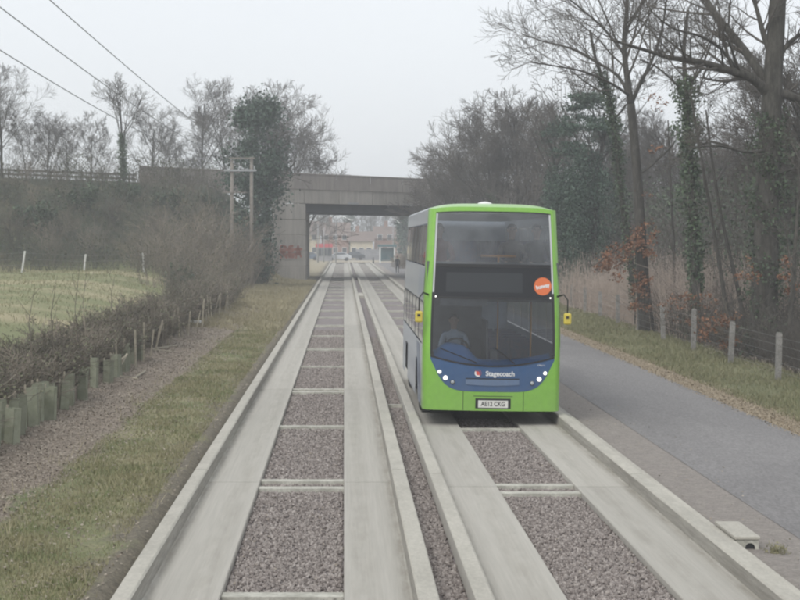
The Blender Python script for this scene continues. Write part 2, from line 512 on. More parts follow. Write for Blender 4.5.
# scrubby bank and verge grass far along: dry
nt.links.new(mixc(nt, 1.0, c, mixc(nt, ramp(nt, noise(nt, geo, 28, 4, 0.7), 0.3, 0.7), (0.72,) * 3, (1.25,) * 3), 'MULTIPLY'), b.inputs['Base Color'])
b.inputs['Roughness'].default_value = 0.95
bn = nn(nt, 'ShaderNodeBump'); bn.inputs['Strength'].default_value = 0.8; bn.inputs['Distance'].default_value = 0.04
nt.links.new(noise(nt, geo, 22, 5, 0.75), bn.inputs['Height']); nt.links.new(bn.outputs[0], b.inputs['Normal'])
M['ground'] = m
tag(obj('ground', np_mesh('ground', V, F, smooth=True), None, m), kind='structure')

# ------------------------------------------------------------------ guideway: two ladders of concrete beams
TRACK_END = 262.0
LT = dict(k0=-2.11, k1=-1.93, a=-1.19, b=0.0, k2=0.67, k3=0.865, phase=23.95, name='guideway_near_verge')
RT = dict(k0=1.19, k1=1.37, a=2.13, b=3.23, k2=3.97, k3=4.15, phase=23.5, name='guideway_near_path')


def beam_mesh(name, xk0, xk1, xe, length):
    """running slab with its upstand kerb: xk0..xk1 kerb, slab to xe"""
    s = 1 if xe > xk1 else -1
    prof = [(xk0, -0.25), (xk0, 0.172), (xk0 + s * 0.012, 0.18), (xk1 - s * 0.02, 0.18), (xk1, 0.165), (xk1 + s * 0.012, 0.008), (xk1 + s * 0.03, 0.0), (xe - s * 0.01, 0.0), (xe, -0.01), (xe, -0.25)]
    mb = MB()
    n = len(prof)
    for y in (0.014, length - 0.014):
        for p in prof: mb.v.append((p[0], y, p[1]))
    for i in range(n):
        j = (i + 1) % n
        f = (i, j, n + j, n + i)
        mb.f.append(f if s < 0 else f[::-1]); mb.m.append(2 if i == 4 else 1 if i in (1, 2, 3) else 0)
    mb.f.append(tuple(range(n))); mb.m.append(0)
    mb.f.append(tuple(reversed(range(n, 2 * n)))); mb.m.append(0)
    me = mb.mesh(name)
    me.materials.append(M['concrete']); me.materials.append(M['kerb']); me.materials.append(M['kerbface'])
    return me


def crossbar_mesh(name, x0, x1):
    mb = MB(); mb.box(x0 + 0.004, x1 - 0.004, -0.11, 0.11, -0.3, -0.025)
    me = mb.mesh(name); me.materials.append(M['crossbeam'])
    return me


for T in (LT, RT):
    mb = MB()
    mb.quad((T['a'] - 0.3, 5, -0.085), (T['b'] + 0.3, 5, -0.085), (T['b'] + 0.3, TRACK_END, -0.085), (T['a'] - 0.3, TRACK_END, -0.085))
    bed = mb.build(T['name'] if False else 'guideway', M['ballast'])
    tag(bed, kind='structure')
    L = 15.0
    ml = beam_mesh('guide_beam', T['k0'], T['k1'], T['a'], L)
    mr = beam_mesh('guide_beam', T['k3'], T['k2'], T['b'], L)
    mc = crossbar_mesh('cross_beam', T['a'], T['b'])
    y = T['phase'] - 15.0
    while y < TRACK_END - 5:
        for me in (ml, mr):
            o = obj('guide_beam', me, bed); o.location = (0, y, 0)
        for yy in (y + 0.36, y + 7.5, y + L - 0.36):
            o = obj('cross_beam', mc, bed); o.location = (0, yy, 0)
        y += L

# gap between the two ladders, and the concrete haunch behind the right kerb
mb = MB(); mb.quad((0.85, 5, -0.02), (1.21, 5, -0.02), (1.21, TRACK_END, -0.02), (0.85, TRACK_END, -0.02))
gap = tag(mb.build('ballast_gap', M['ballast']), kind='structure')
mb = MB(); mb.box(0.87, 1.185, 34.6, 34.78, -0.2, 0.06); mb.build('cross_strip', M['crossbeam'], gap)
mb = MB(); mb.box(0.87, 1.185, 101, 106.5, -0.2, 0.15); mb.build('crossing_slab', M['kerb'], gap)
haunch = empty('kerb_haunch'); tag(haunch, kind='structure')
y = 8.5
mb = MB(); mb.box(4.172, 4.285, 0.005, 14.99, -0.2, 0.125); me = mb.mesh('haunch_strip'); me.materials.append(M['kerb'])
while y < 250:
    o = obj('haunch_strip', me, haunch); o.location = (0, y, 0); y += 15

# strip of dirty gravel, asphalt path
mb = MB(); mb.grid(lambda u, v: (5.17 + u * 2.75, 5 + v * 256, 0.035 + 0.05 * math.sin(u * math.pi)), 8, 60)
tag(mb.build('path', M['asphalt'], smooth=True), kind='structure')
mb = MB(); mb.quad((-80, 262.5, -0.06), (90, 262.5, 0.06), (90, 292, 0.06), (-80, 292, 0.06))
mb.v = [(x, yv, 0.075) for x, yv, z in mb.v]
tag(mb.build('road', M['sandroad']), kind='structure')

# ballast stones you can see singly near the camera
P = []
def scatter(x0, x1, y0, y1, n, z):
    # denser towards the camera
    yy = y0 + (y1 - y0) * rng.uniform(0, 1, n) ** 1.35
    P.append(np.stack([rng.uniform(x0, x1, n), yy, np.full(n, z)], axis=1))
scatter(LT['a'] + .02, LT['b'] - .02, 14.5, 66, 44000, -0.080)
scatter(RT['a'] + .02, RT['b'] - .02, 14.5, 33, 22000, -0.080)
scatter(0.89, 1.17, 14.5, 60, 13000, -0.014)
scatter(4.30, 5.18, 14.5, 50, 11000, 0.022)
P = np.concatenate(P)
phs = lambda T, y: np.minimum.reduce([np.abs(((y - T['phase'] + q) % 15.0)) for q in (-0.36, 0.36, 7.5 - 15, -7.5)])
keep = np.ones(len(P), bool)
for T in (LT, RT):
    for off in (0.36, 7.5, 14.64):
        dd = (P[:, 1] - T['phase'] - off) % 15.0
        dd = np.minimum(dd, 15.0 - dd)
        keep &= ~((P[:, 0] > T['a']) & (P[:, 0] < T['b']) & (dd < 0.14))
fine_ = (P[:, 0] > 4.2)[keep]
P = P[keep]
n = len(P)
o6 = np.array([[1, 0, 0], [0, 1, 0], [-1, 0, 0], [0, -1, 0], [0, 0, 1], [0, 0, -1]], float)
f8 = np.array([[0, 1, 4], [1, 2, 4], [2, 3, 4], [3, 0, 4], [1, 0, 5], [2, 1, 5], [3, 2, 5], [0, 3, 5]])
sz = rng.uniform(0.55, 1.35, (n, 1, 1)) * np.where(fine_, 0.011, 0.0215)[:, None, None] * rng.uniform(0.55, 1.25, (n, 1, 3))
pt = o6[None] * sz * rng.uniform(0.7, 1.3, (n, 6, 1))
ang = rng.uniform(0, 6.28, (n, 3))
def rot(pt, a, i, j):
    c_, s_ = np.cos(a)[:, None], np.sin(a)[:, None]
    q = pt.copy(); q[..., i] = pt[..., i] * c_ - pt[..., j] * s_; q[..., j] = pt[..., i] * s_ + pt[..., j] * c_
    return q
pt = rot(rot(rot(pt, ang[:, 0], 0, 1), ang[:, 1], 1, 2), ang[:, 2], 0, 1)
V = (pt + P[:, None, :] + np.stack([np.zeros(n), np.zeros(n), np.where(fine_, 0.0, 0.008)], 1)[:, None, :]).reshape(-1, 3)
F = (f8[None] + (np.arange(n) * 6)[:, None, None]).reshape(-1, 3)
tn = np.repeat(np.clip(rng.normal(0.42, 0.30, n), 0, 1), 8)
o = obj('ballast_stones', np_mesh('ballast_stones', V, F, colors=np.stack([tn, tn, tn, np.ones(len(tn))], axis=1)), None, M['stone'])
tag(o, 'grey pink crushed stone ballast lying between the concrete guide beams', 'ballast', kind='stuff')

# ------------------------------------------------------------------ grass, litter
def blades(name, x0, x1, y0, y1, n, h, mat_, label, pw=1.5, w=0.006):
    yy = y0 + (y1 - y0) * rng.uniform(0, 1, n) ** pw
    xx = rng.uniform(x0, x1, n)
    patch = np.sin(xx * 2.3 + yy * 0.9) + np.sin(yy * 0.37 - xx * 1.7) + rng.normal(0, 0.6, n)
    k = patch > -1.7
    xx, yy, patch = xx[k], yy[k], patch[k]; n = len(xx)
    z = height(xx, yy)
    hh = h * rng.uniform(0.4, 1.3, n) * (1 + 0.25 * np.clip(patch, -1, 2))
    a = rng.uniform(0, 6.28, n)
    dx, dy = np.cos(a), np.sin(a)
    lean = rng.uniform(0.2, 1.1, n) * hh
    b2 = rng.uniform(0, 6.28, n); lx, ly = np.cos(b2) * lean, np.sin(b2) * lean
    ww = w * (1 + yy / 40.0)
    V = np.stack([np.stack([xx - dx * ww, yy - dy * ww, z - 0.01], 1), np.stack([xx + dx * ww, yy + dy * ww, z - 0.01], 1),
                  np.stack([xx + lx + dx * ww * .3, yy + ly + dy * ww * .3, z + hh], 1), np.stack([xx + lx - dx * ww * .3, yy + ly - dy * ww * .3, z + hh], 1)], axis=1).reshape(-1, 3)
    t = rng.uniform(0, 1, n)
    o = obj(name, np_mesh(name, V, np.arange(4 * n).reshape(-1, 4), colors=np.stack([t, t, t, np.ones(n)], 1)), None, mat_)
    tag(o, label, 'grass', kind='stuff')

blades('verge_grass', -4.0, -2.42, 14.5, 80, 75000, 0.042, M['grassblade'], 'short winter grass on the verge left of the guideway kerb', w=0.004)
blades('dry_verge_grass', -6.6, -2.3, 62, 140, 45000, 0.13, M['drygrass'], 'pale dry grass on the verge running up to the bridge', pw=1.0, w=0.004)
blades('rough_tufts', -4.4, -2.3, 14.5, 60, 3000, 0.10, M['drygrass'], 'longer straw coloured tufts in the verge grass', w=0.003)
blades('path_grass', 8.4, 11.0, 27, 100, 60000, 0.09, M['grassright'], 'green grass strip between the asphalt path and wire fence', w=0.004)
blades('field_grass', -40, -7, 30, 108, 40000, 0.09, M['grassblade'], 'pale green pasture grass of the field beyond the hedge', pw=0.8, w=0.006)


def litter_patch(name, x0, x1, y0, y1, n, size, mat_, label, pw=1.5, edge=0.25):
    yy = y0 + (y1 - y0) * rng.uniform(0, 1, n) ** pw
    xx = rng.uniform(x0, x1, n) + rng.normal(0, edge, n)
    P = np.stack([xx, yy, height(xx, yy) + 0.012], 1)
    o = obj(name, leaf_mesh(name, P, size * (1 + yy / 90), flat=2.2), None, mat_)
    tag(o, label, 'leaf litter', kind='stuff')

litter_patch('leaf_litter', -5.7, -3.95, 15, 85, 40000, 0.032, M['litter'], 'brown fallen leaves and wood chips along the hedge foot')
litter_patch('verge_leaf_litter', -4.3, -2.3, 15, 75, 5000, 0.036, M['litter'], 'scattered brown leaves lying in the left verge grass', edge=.3)
yy = rng.uniform(15, 60, 900); xx = np.concatenate([rng.uniform(-1.15, -.05, 450), rng.uniform(2.15, 3.2, 200), rng.uniform(4.35, 5.7, 250)])
zz = np.where(xx > 4.2, .06, -.052)
tag(obj('stray_leaves', leaf_mesh('stray_leaves', np.stack([xx, yy, zz], 1), .04, flat=2.5), None, M['litter']), 'stray dead leaves blown onto the ballast and path edge', 'leaf litter', kind='stuff')
litter_patch('path_leaf_litter', 7.95, 8.5, 24, 95, 30000, 0.030, M['litterpale'], 'dry tan leaves blown along the far edge of the path', edge=0.12)
litter_patch('wood_leaf_litter', 10.8, 15, 32, 90, 12000, 0.07, M['litter'], 'dead brown leaves on the wood floor behind the wire fence')

# ------------------------------------------------------------------ vegetation generators
def grow(segs, p, d, L, r, depth, g, P):
    """recursive limb; collects (p0, p1, r0, r1, depth)"""
    n = max(2, int(P['seg'][depth]))
    pts = [p.copy()]; rad = [r]
    d = d.normalized()
    st = L / n
    for i in range(n):
        w = P['wander'][depth]
        d = (d + Vector((g.gauss(0, w), g.gauss(0, w), g.gauss(0, w) + P['up'][depth]))).normalized()
        p = p + d * st
        pts.append(p.copy()); rad.append(max(P['rmin'], r * (1 - (1 - P['taper']) * (i + 1) / n)))
    for i in range(n):
        segs.append((pts[i], pts[i + 1], rad[i], rad[i + 1], depth))
    if depth > 0:
        spawn(segs, pts, rad, L, depth, g, P)


def spawn(segs, pts, rad, L, depth, g, P, t0=None):
    k = P['kids'][depth]
    lo = P['lo'][depth] if t0 is None else t0
    for c_ in range(k):
        t = lo + (1 - lo) * ((c_ + g.random()) / k)
        f = t * (len(pts) - 1); i = min(int(f), len(pts) - 2); q = f - i
        p = pts[i].lerp(pts[i + 1], q)
        dd = (pts[i + 1] - pts[i]).normalized()
        ax = dd.orthogonal().normalized()
        ax.rotate(Matrix.Rotation(g.uniform(0, 6.283), 3, dd))
        an = R(g.uniform(*P['ang']))
        nd = dd * math.cos(an) + ax * math.sin(an)
        rr = max(P['rmin'], (rad[i] * (1 - q) + rad[i + 1] * q) * g.uniform(0.36, 0.56))
        LL = L * g.uniform(*P['len']) * (1.15 - 0.5 * t)
        if depth == 4:                               # main limbs: long and steep below, short above, so the crown closes to a dome
            LL = L * (.80 - .50 * t) * g.uniform(.82, 1.08)
            an = R(g.uniform(20, 44)); nd = dd * math.cos(an) + ax * math.sin(an)
        grow(segs, p, nd, LL, rr, depth - 1, g, P)


PB = dict(seg=[2, 3, 4, 5, 8], wander=[.09, .09, .08, .08, .04], up=[.05, .07, .07, .06, .02], taper=.35, rmin=.009, kids=[0, 5, 5, 6, 11], lo=[0, .2, .25, .25, .28], ang=(26, 58), len=(.42, .68))


def split_segs(segs, thick):
    """thick limbs become the trunk part, the rest the crown"""
    A = [s for s in segs if s[4] >= thick]; B = [s for s in segs if s[4] < thick]
    return A, B


def segs_obj(name, S, mat_, parent, sides, smooth=False):
    P0 = np.array([tuple(s[0]) for s in S]); P1 = np.array([tuple(s[1]) for s in S])
    r0 = [s[2] for s in S]; r1 = [s[3] for s in S]
    d = P1 - P0
    P1 = P1 + d * 0.03
    return obj(name, seg_mesh(name, P0, P1, r0, r1, sides), parent, mat_)


def ivy_points(path, radii, n, g, jitter=0.5):
    pts = []
    for _ in range(n):
        f = g.random() * (len(path) - 1); i = min(int(f), len(path) - 2); q = f - i
        p = path[i].lerp(path[i + 1], q); r = radii[i] * (1 - q) + radii[i + 1] * q
        a = g.uniform(0, 6.283); rr = r * (1 + g.gauss(0, jitter) * 0.5) * (0.8 + 0.35 * math.sin(a * 2 + f * 3))
        pts.append((p.x + math.cos(a) * rr, p.y + math.sin(a) * rr, p.z + g.gauss(0, 0.1)))
    return np.array(pts)


def make_bare(name, H, r, seed, kids=None, lean=0.0, lo=.28, upk=None, rmin=.012):
    g = random.Random(seed)
    P = dict(PB); P['rmin'] = rmin
    if kids: P['kids'] = kids
    P['lo'] = [0, .2, .25, .25, lo]
    if upk is not None: P['up'] = upk
    segs = []
    grow(segs, Vector((0, 0, -0.3)), Vector((lean, 0, 1)), H, r, 4, g, P)
    t = empty(name)
    A, B = split_segs(segs, 3)
    segs_obj('trunk', A, M['bark'], t, 7)
    segs_obj('crown', B, M['twig'], t, 3)
    trunk = [s for s in segs if s[4] == 4]
    return t, trunk


def add_ivy(t, trunk, z0, z1, rad, n, size, seed, mat_='ivy'):
    g = random.Random(seed)
    path = [s[0] for s in trunk] + [trunk[-1][1]]
    fine = []
    for i in range(len(path) - 1):
        for q in range(4): fine.append(path[i].lerp(path[i + 1], q / 4))
    fine = [p for p in fine if z0 <= p.z <= z1]
    k = len(fine)
    radii = [rad * (0.75 + 0.5 * g.random()) * (1.0 if i < k * .8 else 0.75) for i in range(k)]
    return obj('ivy', leaf_mesh('ivy', ivy_points(fine, radii, n, g), size), t, M[mat_])


def make_shrub(name, stems, H, spread, seed, leaf_n=0, leaf='hedgeleaf', leaf_s=0.05, rmin=0.006, base=0.25, twig='shrubtwig', side=5):
    g = random.Random(seed)
    P = dict(seg=[2, 2, 4], wander=[.22, .18, .12], up=[.04, .06, .04], taper=.3, rmin=rmin, kids=[0, 3, side], lo=[0, .15, .25], ang=(20, 60), len=(.3, .6))
    segs = []
    for _ in range(stems):
        a = g.uniform(0, 6.283); rr = base * math.sqrt(g.random())
        d = Vector((math.cos(a) * spread * g.random(), math.sin(a) * spread * g.random(), 1))
        grow(segs, Vector((math.cos(a) * rr, math.sin(a) * rr, -0.15)), d, H * g.uniform(.6, 1.05), rmin * g.uniform(1.5, 2.8), 2, g, P)
    t = empty(name)
    segs_obj('stems', segs, M[twig], t, 3)
    if leaf_n:
        idx = [g.randrange(len(segs)) for _ in range(leaf_n)]
        pts = np.array([tuple(segs[i][0].lerp(segs[i][1], g.random())) for i in idx]) + np.array([[g.gauss(0, .03) for _ in range(3)] for _ in idx])
        obj('leaves', leaf_mesh('leaves', pts, leaf_s), t, M[leaf])
    return t


def place(t, X, Y, rz=None, s=1.0, label=None, cat=None, group=None, dz=0.0, sz=None):
    t.location = (X, Y, float(height(X, Y)) + dz)
    t.rotation_euler = (0, 0, random.uniform(0, 6.28) if rz is None else rz)
    t.scale = (s, s, sz if sz else s)
    tag(t, label, cat, group)
    return t

# ------------------------------------------------------------------ single trees by the path, limbs laid out from the photograph
def limb(pts, Y0, depth_drift=0.0, r0=.1, r1=.03, sub=3, g=random):
    w = []
    for i, (x, y) in enumerate(pts):
        w.append(at(x, y, Y0 + depth_drift * i / max(1, len(pts) - 1)))
    path, rad = [], []
    n = (len(w) - 1) * sub
    for i in range(len(w) - 1):
        p0 = w[max(i - 1, 0)]; p1 = w[i]; p2 = w[i + 1]; p3 = w[min(i + 2, len(w) - 1)]
        for q in range(sub):
            t = q / sub
            p = 0.5 * ((2 * p1) + (p2 - p0) * t + (2 * p0 - 5 * p1 + 4 * p2 - p3) * t * t + (-p0 + 3 * p1 - 3 * p2 + p3) * t ** 3)
            path.append(p)
    path.append(w[-1])
    rad = [r0 + (r1 - r0) * (i / n) ** 0.8 for i in range(n + 1)]
    return path, rad


def path_tree(name, trunk_def, limbs, Y, seed, label, kids=(0, 6, 5, 6), rmin=.006, twiglen=1.0, sides=9, group=None, trunk_kids=None, t0=0.35):
    g = random.Random(seed)
    base = at(*trunk_def['pts'][0], Y)
    base.z = float(height(base.x, base.y)) - 0.2
    t = empty(name, base)
    P = dict(PB); P['kids'] = list(kids) + [trunk_kids or 6]; P['rmin'] = rmin
    P['seg'] = [2, 3, 4, 5, 6]
    tr, rad = limb(trunk_def['pts'], Y, trunk_def.get('drift', 0), trunk_def['r0'], trunk_def['r1'])
    tr[0].z = base.z
    rad[0] *= 1.35
    if len(rad) > 2: rad[1] *= 1.1
    mb = MB(); mb.tube([p - base for p in tr], rad, sides)
    mb.build('trunk', M['bark'], t, smooth=True)
    segs = []
    if trunk_kids:
        spawn(segs, tr, rad, 5.0 * twiglen, 3, g, P, t0=t0)
    for ld in limbs:
        p, r_ = limb(ld['pts'], Y + ld.get('y0', 0), ld.get('drift', 0), ld['r0'], ld.get('r1', .02))
        mb = MB(); mb.tube([q - base for q in p], r_, 7); mb.build('limb', M['bark'], t, smooth=True)
        L = sum((p[i + 1] - p[i]).length for i in range(len(p) - 1))
        P2 = dict(P); P2['kids'] = list(kids[:3]) + [int(ld.get('kids', 9) * 1.6)] + [0]
        spawn(segs, p, r_, min(L, 7.0) * 0.75 * twiglen, 3, g, P2, t0=0.15)
    S = [(s[0] - base, s[1] - base, s[2], s[3], s[4]) for s in segs]
    if S: segs_obj('crown', S, M['twig'], t, 3)
    tag(t, label, 'tree', group)
    return t, [p - base for p in tr], rad, base


def leaf_cluster(t, centres, n, spread, size, mat_, g, name='leaf_cluster'):
    pts = []
    for c_ in centres:
        sub = [(c_[0] + g.gauss(0, spread * .8), c_[1] + g.gauss(0, spread), c_[2] + g.gauss(0, spread * .6)) for _ in range(6)]
        for _ in range(n // len(centres)):
            s_ = sub[g.randrange(6)]
            pts.append((s_[0] + g.gauss(0, spread * .42), s_[1] + g.gauss(0, spread * .42), s_[2] + g.gauss(0, spread * .3)))
    return tag(obj(name, leaf_mesh(name, np.array(pts), size), t, M[mat_]), kind='stuff')


# forked tree with dead leaves at its foot
Y1 = 60.5
t1, tr1, rd1, b1 = path_tree('bare_tree', dict(pts=[(648, 338), (643, 280), (640, 220), (636, 160), (631, 104)], r0=.27, r1=.145),
    [dict(pts=[(631, 104), (626, 70), (624, 40), (627, 0), (622, -60), (624, -110)], r0=.13, r1=.04, kids=13),
     dict(pts=[(631, 104), (640, 84), (652, 60), (662, 30), (668, -10), (680, -60)], r0=.09, kids=9),
     dict(pts=[(631, 100), (618, 76), (596, 62), (570, 48), (545, 42), (522, 34)], r0=.075, drift=3, kids=10),
     dict(pts=[(630, 96), (612, 84), (585, 72), (555, 66), (528, 62)], r0=.06, drift=-3, kids=9),
     dict(pts=[(625, 55), (605, 30), (585, 12), (560, -8), (540, -20)], r0=.06, kids=10),
     dict(pts=[(626, 30), (640, 8), (655, -20), (660, -60)], r0=.05, kids=7),
     dict(pts=[(641, 235), (625, 245), (608, 255), (600, 262)], r0=.04, kids=5),
     dict(pts=[(638, 175), (652, 165), (668, 150), (676, 140)], r0=.04, kids=5)],
    Y1, 21, 'tall forked bare tree with rusty dead leaves low on its trunk', rmin=.006)
g = random.Random(5)
leaf_cluster(t1, [tuple(at(x, y, Y1 + dy) - b1) for x, y, dy in ((612, 258, -.6), (622, 250, .3), (632, 244, -.6), (642, 240, -.6), (618, 270, 0), (648, 252, -.4), (640, 305, -.5), (634, 290, -.4), (645, 278, -.6), (641, 228, -.4), (606, 262, 0))], 1500, .26, .10, 'orangeleaf', g)
leaf_cluster(t1, [tuple(at(x, y, Y1) - b1) for x, y in ((650, 98), (661, 106), (655, 150), (645, 195))], 160, .18, .09, 'orangeleaf', g)

# its ivy clad neighbour
t2, tr2, rd2, b2 = path_tree('ivy_tree', dict(pts=[(640, 322), (632, 270), (622, 200), (616, 140), (608, 95), (596, 60), (590, 30)], r0=.15, r1=.05), [dict(pts=[(608, 95), (590, 85), (570, 70)], r0=.05, kids=5), dict(pts=[(614, 120), (630, 100), (645, 80)], r0=.04, kids=5)],
    65, 22, 'slim ivy clad tree leaning left beside the forked tree', trunk_kids=8, t0=.5)
g = random.Random(9)
obj('ivy', leaf_mesh('ivy', ivy_points(tr2[1:15], [.22] * 14, 2600, g), .11), t2, M['ivy'])

# ivy column
t3, tr3, rd3, b3 = path_tree('ivy_tree', dict(pts=[(697, 356), (696, 300), (694, 240), (691, 180), (688, 130), (686, 90), (684, 50), (688, 10)], r0=.20, r1=.05),
    [dict(pts=[(686, 95), (672, 80), (655, 66), (640, 60)], r0=.05, kids=6), dict(pts=[(687, 90), (700, 70), (712, 40), (716, 10)], r0=.05, kids=6), dict(pts=[(690, 150), (712, 142), (740, 150), (770, 155)], r0=.045, kids=5)],
    55, 23, 'straight tree wrapped in thick dark ivy up to its crown', trunk_kids=9, t0=.6)
g = random.Random(10)
k3 = len(tr3)
obj('ivy', leaf_mesh('ivy', ivy_points(tr3[1:17], [.25 + .12 * math.sin(i * 1.9) + (0.08 if i > 5 else 0) for i in range(16)], 5200, g), .11), t3, M['ivy'])

# the big oak at the right edge
Y4 = 47.5
t4, tr4, rd4, b4 = path_tree('oak_tree', dict(pts=[(764, 376), (764, 310), (766, 240), (768, 170), (771, 115), (773, 75), (776, 30), (779, -20), (783, -90)], r0=.42, r1=.20),
    [dict(pts=[(770, 95), (752, 78), (728, 70), (700, 62), (672, 58), (645, 50), (612, 40)], r0=.17, r1=.03, kids=14, drift=-2),
     dict(pts=[(769, 85), (750, 58), (733, 36), (715, 14), (703, -8), (690, -40), (680, -90)], r0=.15, r1=.05, kids=12, drift=2),
     dict(pts=[(774, 62), (764, 36), (757, 10), (748, -20), (745, -70)], r0=.11, kids=9),
     dict(pts=[(772, 92), (790, 96), (812, 104), (835, 100)], r0=.18, r1=.05, kids=8),
     dict(pts=[(776, 60), (790, 42), (808, 30), (830, 12)], r0=.10, kids=7),
     dict(pts=[(740, 75), (722, 50), (700, 36), (672, 28), (650, 10)], r0=.06, kids=9, drift=-1),
     dict(pts=[(769, 150), (745, 152), (720, 146), (690, 148)], r0=.06, kids=6, drift=-3),
     dict(pts=[(768, 180), (790, 170), (815, 165)], r0=.06, kids=6)],
    Y4, 24, 'massive oak with heavy spreading limbs at the right edge', rmin=.005, twiglen=.8, sides=11)
g = random.Random(12)
obj('ivy', leaf_mesh('ivy', ivy_points(tr4[1:13], [.44 + .1 * math.sin(i * 2.2) for i in range(12)], 5500, g), .09), t4, M['ivy'])
leaf_cluster(t4, [tuple(at(x, y, Y4 - 1) - b4) for x, y in ((790, 262), (783, 275), (740, 270), (748, 280), (795, 285))], 260, .18, .085, 'orangeleaf', g)

# slim leaning stems between
for (pts, Yq, lab, sd) in (([(735, 372), (725, 300), (712, 220), (700, 150), (690, 90)], 51, 'thin dark sapling leaning left between ivy column and oak', 31),
                           ([(752, 366), (738, 290), (722, 220), (712, 160), (706, 110)], 53, 'slender curved sapling left of the massive oak', 32),
                           ([(785, 386), (792, 300), (797, 220), (806, 120)], 45, 'slim dark sapling at the picture edge right of the oak', 33),
                           ([(672, 330), (674, 260), (671, 190), (668, 120)], 66, 'thin grey sapling between forked tree and ivy column', 34),
                           ([(590, 300), (592, 240), (588, 180), (590, 120)], 92, 'thin grey sapling standing above the pale dry stems', 35)):
    path_tree('sapling', dict(pts=pts, r0=.085, r1=.025), [], Yq, sd, lab, trunk_kids=12, t0=.3, twiglen=.5)

# dead leaves on low shoots by the fence
g = random.Random(14)
for (px, py, Yq, n_, lab) in ((690, 320, 53, 300, 'low oak shoot with rusty dead leaves by the ivy column'), (735, 345, 46.5, 420, 'low oak shoot with rusty dead leaves behind third fence post')):
    w = at(px, py, Yq)
    t = make_shrub('oak_shoot', 7, 1.7, .7, px, rmin=.008)
    t.location = (w.x, w.y, float(height(w.x, w.y)))
    leaf_cluster(t, [(g.gauss(0, .35), g.gauss(0, .3), 1.0 + g.gauss(0, .25)) for _ in range(6)], n_, .2, .095, 'orangeleaf', g)
    tag(t, lab, 'shrub', 'oak shoots with dead leaves')

# ------------------------------------------------------------------ prototypes
protos = []
for i, (H, r, lo, kids) in enumerate(((11, .20, .13, [0, 6, 6, 6, 13]), (12, .22, .2, [0, 6, 6, 6, 12]), (9, .15, .12, [0, 6, 6, 6, 12]), (13, .18, .28, [0, 6, 6, 6, 13]))):
    protos.append(make_bare('bare_tree', H, r, 100 + i, kids, lo=lo, rmin=.013))
ivyp = []
for i, (H, r, zt) in enumerate(((11, .22, 6.5), (12, .2, 8.5))):
    t, tr = make_bare('ivy_tree', H, r, 120 + i, [0, 4, 5, 5, 11], lo=.4, rmin=.016)
    add_ivy(t, tr, .2, zt, .5, 3000, .19, 130 + i)
    ivyp.append((t, tr))
used = set()


def use(proto, X, Y, s=1.0, label=None, cat='tree', group=None, rz=None, sz=None, dz=0.0):
    if id(proto) in used: t = copy_tree(proto)
    else: t = proto; used.add(id(proto))
    return place(t, X, Y, rz, s, label, cat, group, dz, sz)


def use_px(proto, px, Y, s, label, group=None, **k):
    return use(proto, (px - VX) / FPX * Y, Y, s, label, 'tree', group, **k)


BP = [p[0] for p in protos]; IP = [p[0] for p in ivyp]

# left: trees along the embankment road (px, Y, height px top -> scale)
def top_scale(px, pytop, Y, H):
    X = (px - VX) / FPX * Y
    z = CAMH + (VY - pytop) / FPX * Y
    return max(.3, (z - float(height(X, Y))) / H)

EG = 'bare trees along the embankment road'
def crown_top(t): return max(max(v.co.z for v in c_.data.vertices) for c_ in t.children)


HB = {i: crown_top(BP[i]) for i in range(4)}
HI = {i: crown_top(IP[i]) for i in range(2)}


def bank_Y(px, t_):
    """distance at which the line of sight of column px is t_ metres behind the parapet line"""
    return (140 + SK * 4.4 + t_ * SKL) / (1 - SK * (px - VX) / FPX)


for (px, pyt, t_, k, lab) in (
    (2, 62, -3, 0, 'dense bare tree cut by the left picture edge on the embankment'),
    (-14, 75, 15, 3, 'bare tree mostly outside the left edge behind the embankment'),
    (26, 112, 15, 2, 'small bare tree just right of the leftmost tree'),
    (48, 106, 16, 1, 'thin bare tree behind the guard rail left of the ivy trunk'),
    (68, 116, 20, 3, 'low bare tree second left of the ivy trunk tree'),
    (92, 108, 17, 2, 'low bare tree immediately left of the ivy trunk tree'),
    (152, 100, 18, 1, 'bare tree between the ivy trunk tree and the parapet tree'),
    (176, 120, 24, 2, 'low bare tree left of the tree above the parapet'),
    (202, 74, 15, 3, 'tall bare tree rising behind the dark parapet'),
    (226, 98, 22, 0, 'bare tree between parapet tree and dark evergreen'),
    (284, 84, 17, 1, 'wide bare tree right of the dark evergreen by the bridge'),
    (268, 78, 21, 0, 'bare tree crown showing behind the dark evergreen'),
    (300, 104, 19, 2, 'smaller bare tree at the left end of the bridge parapet')):
    Y = bank_Y(px, t_)
    use_px(BP[k], px, Y, top_scale(px, pyt, Y, HB[k]), lab, EG)
Y = bank_Y(124, -2.5)
use_px(IP[0], 124, Y, top_scale(124, 72, Y, HI[0]), 'bare tree with a thick ivy trunk left of the parapet', EG)

# the dark evergreen by the pole: ivy and foliage to the top
t, tr = make_bare('evergreen_tree', 9.5, .3, 140, [0, 3, 3, 4, 5], lo=.6, rmin=.016)
g = random.Random(41)
pts = []
for _ in range(120):
    z = g.uniform(.6, 13.4); rr = (2.2 - (1.6 if z < 9 else 1.0) * abs(z - 9.0) / 8.4) * math.sqrt(g.random()); a = g.uniform(0, 6.283)
    cx, cy = math.cos(a) * rr, math.sin(a) * rr; sp = g.uniform(.3, .65)
    for _ in range(170): pts.append((cx + g.gauss(0, sp), cy + g.gauss(0, sp), z + g.gauss(0, sp * .9)))
obj('foliage', leaf_mesh('foliage', np.array(pts), .24), t, M['conifer'])
X = (254 - VX) / FPX * 120
place(t, X, 120, .4, top_scale(254, 98, 120, 13.7), 'dense dark evergreen tree behind the double wooden pole', 'tree')

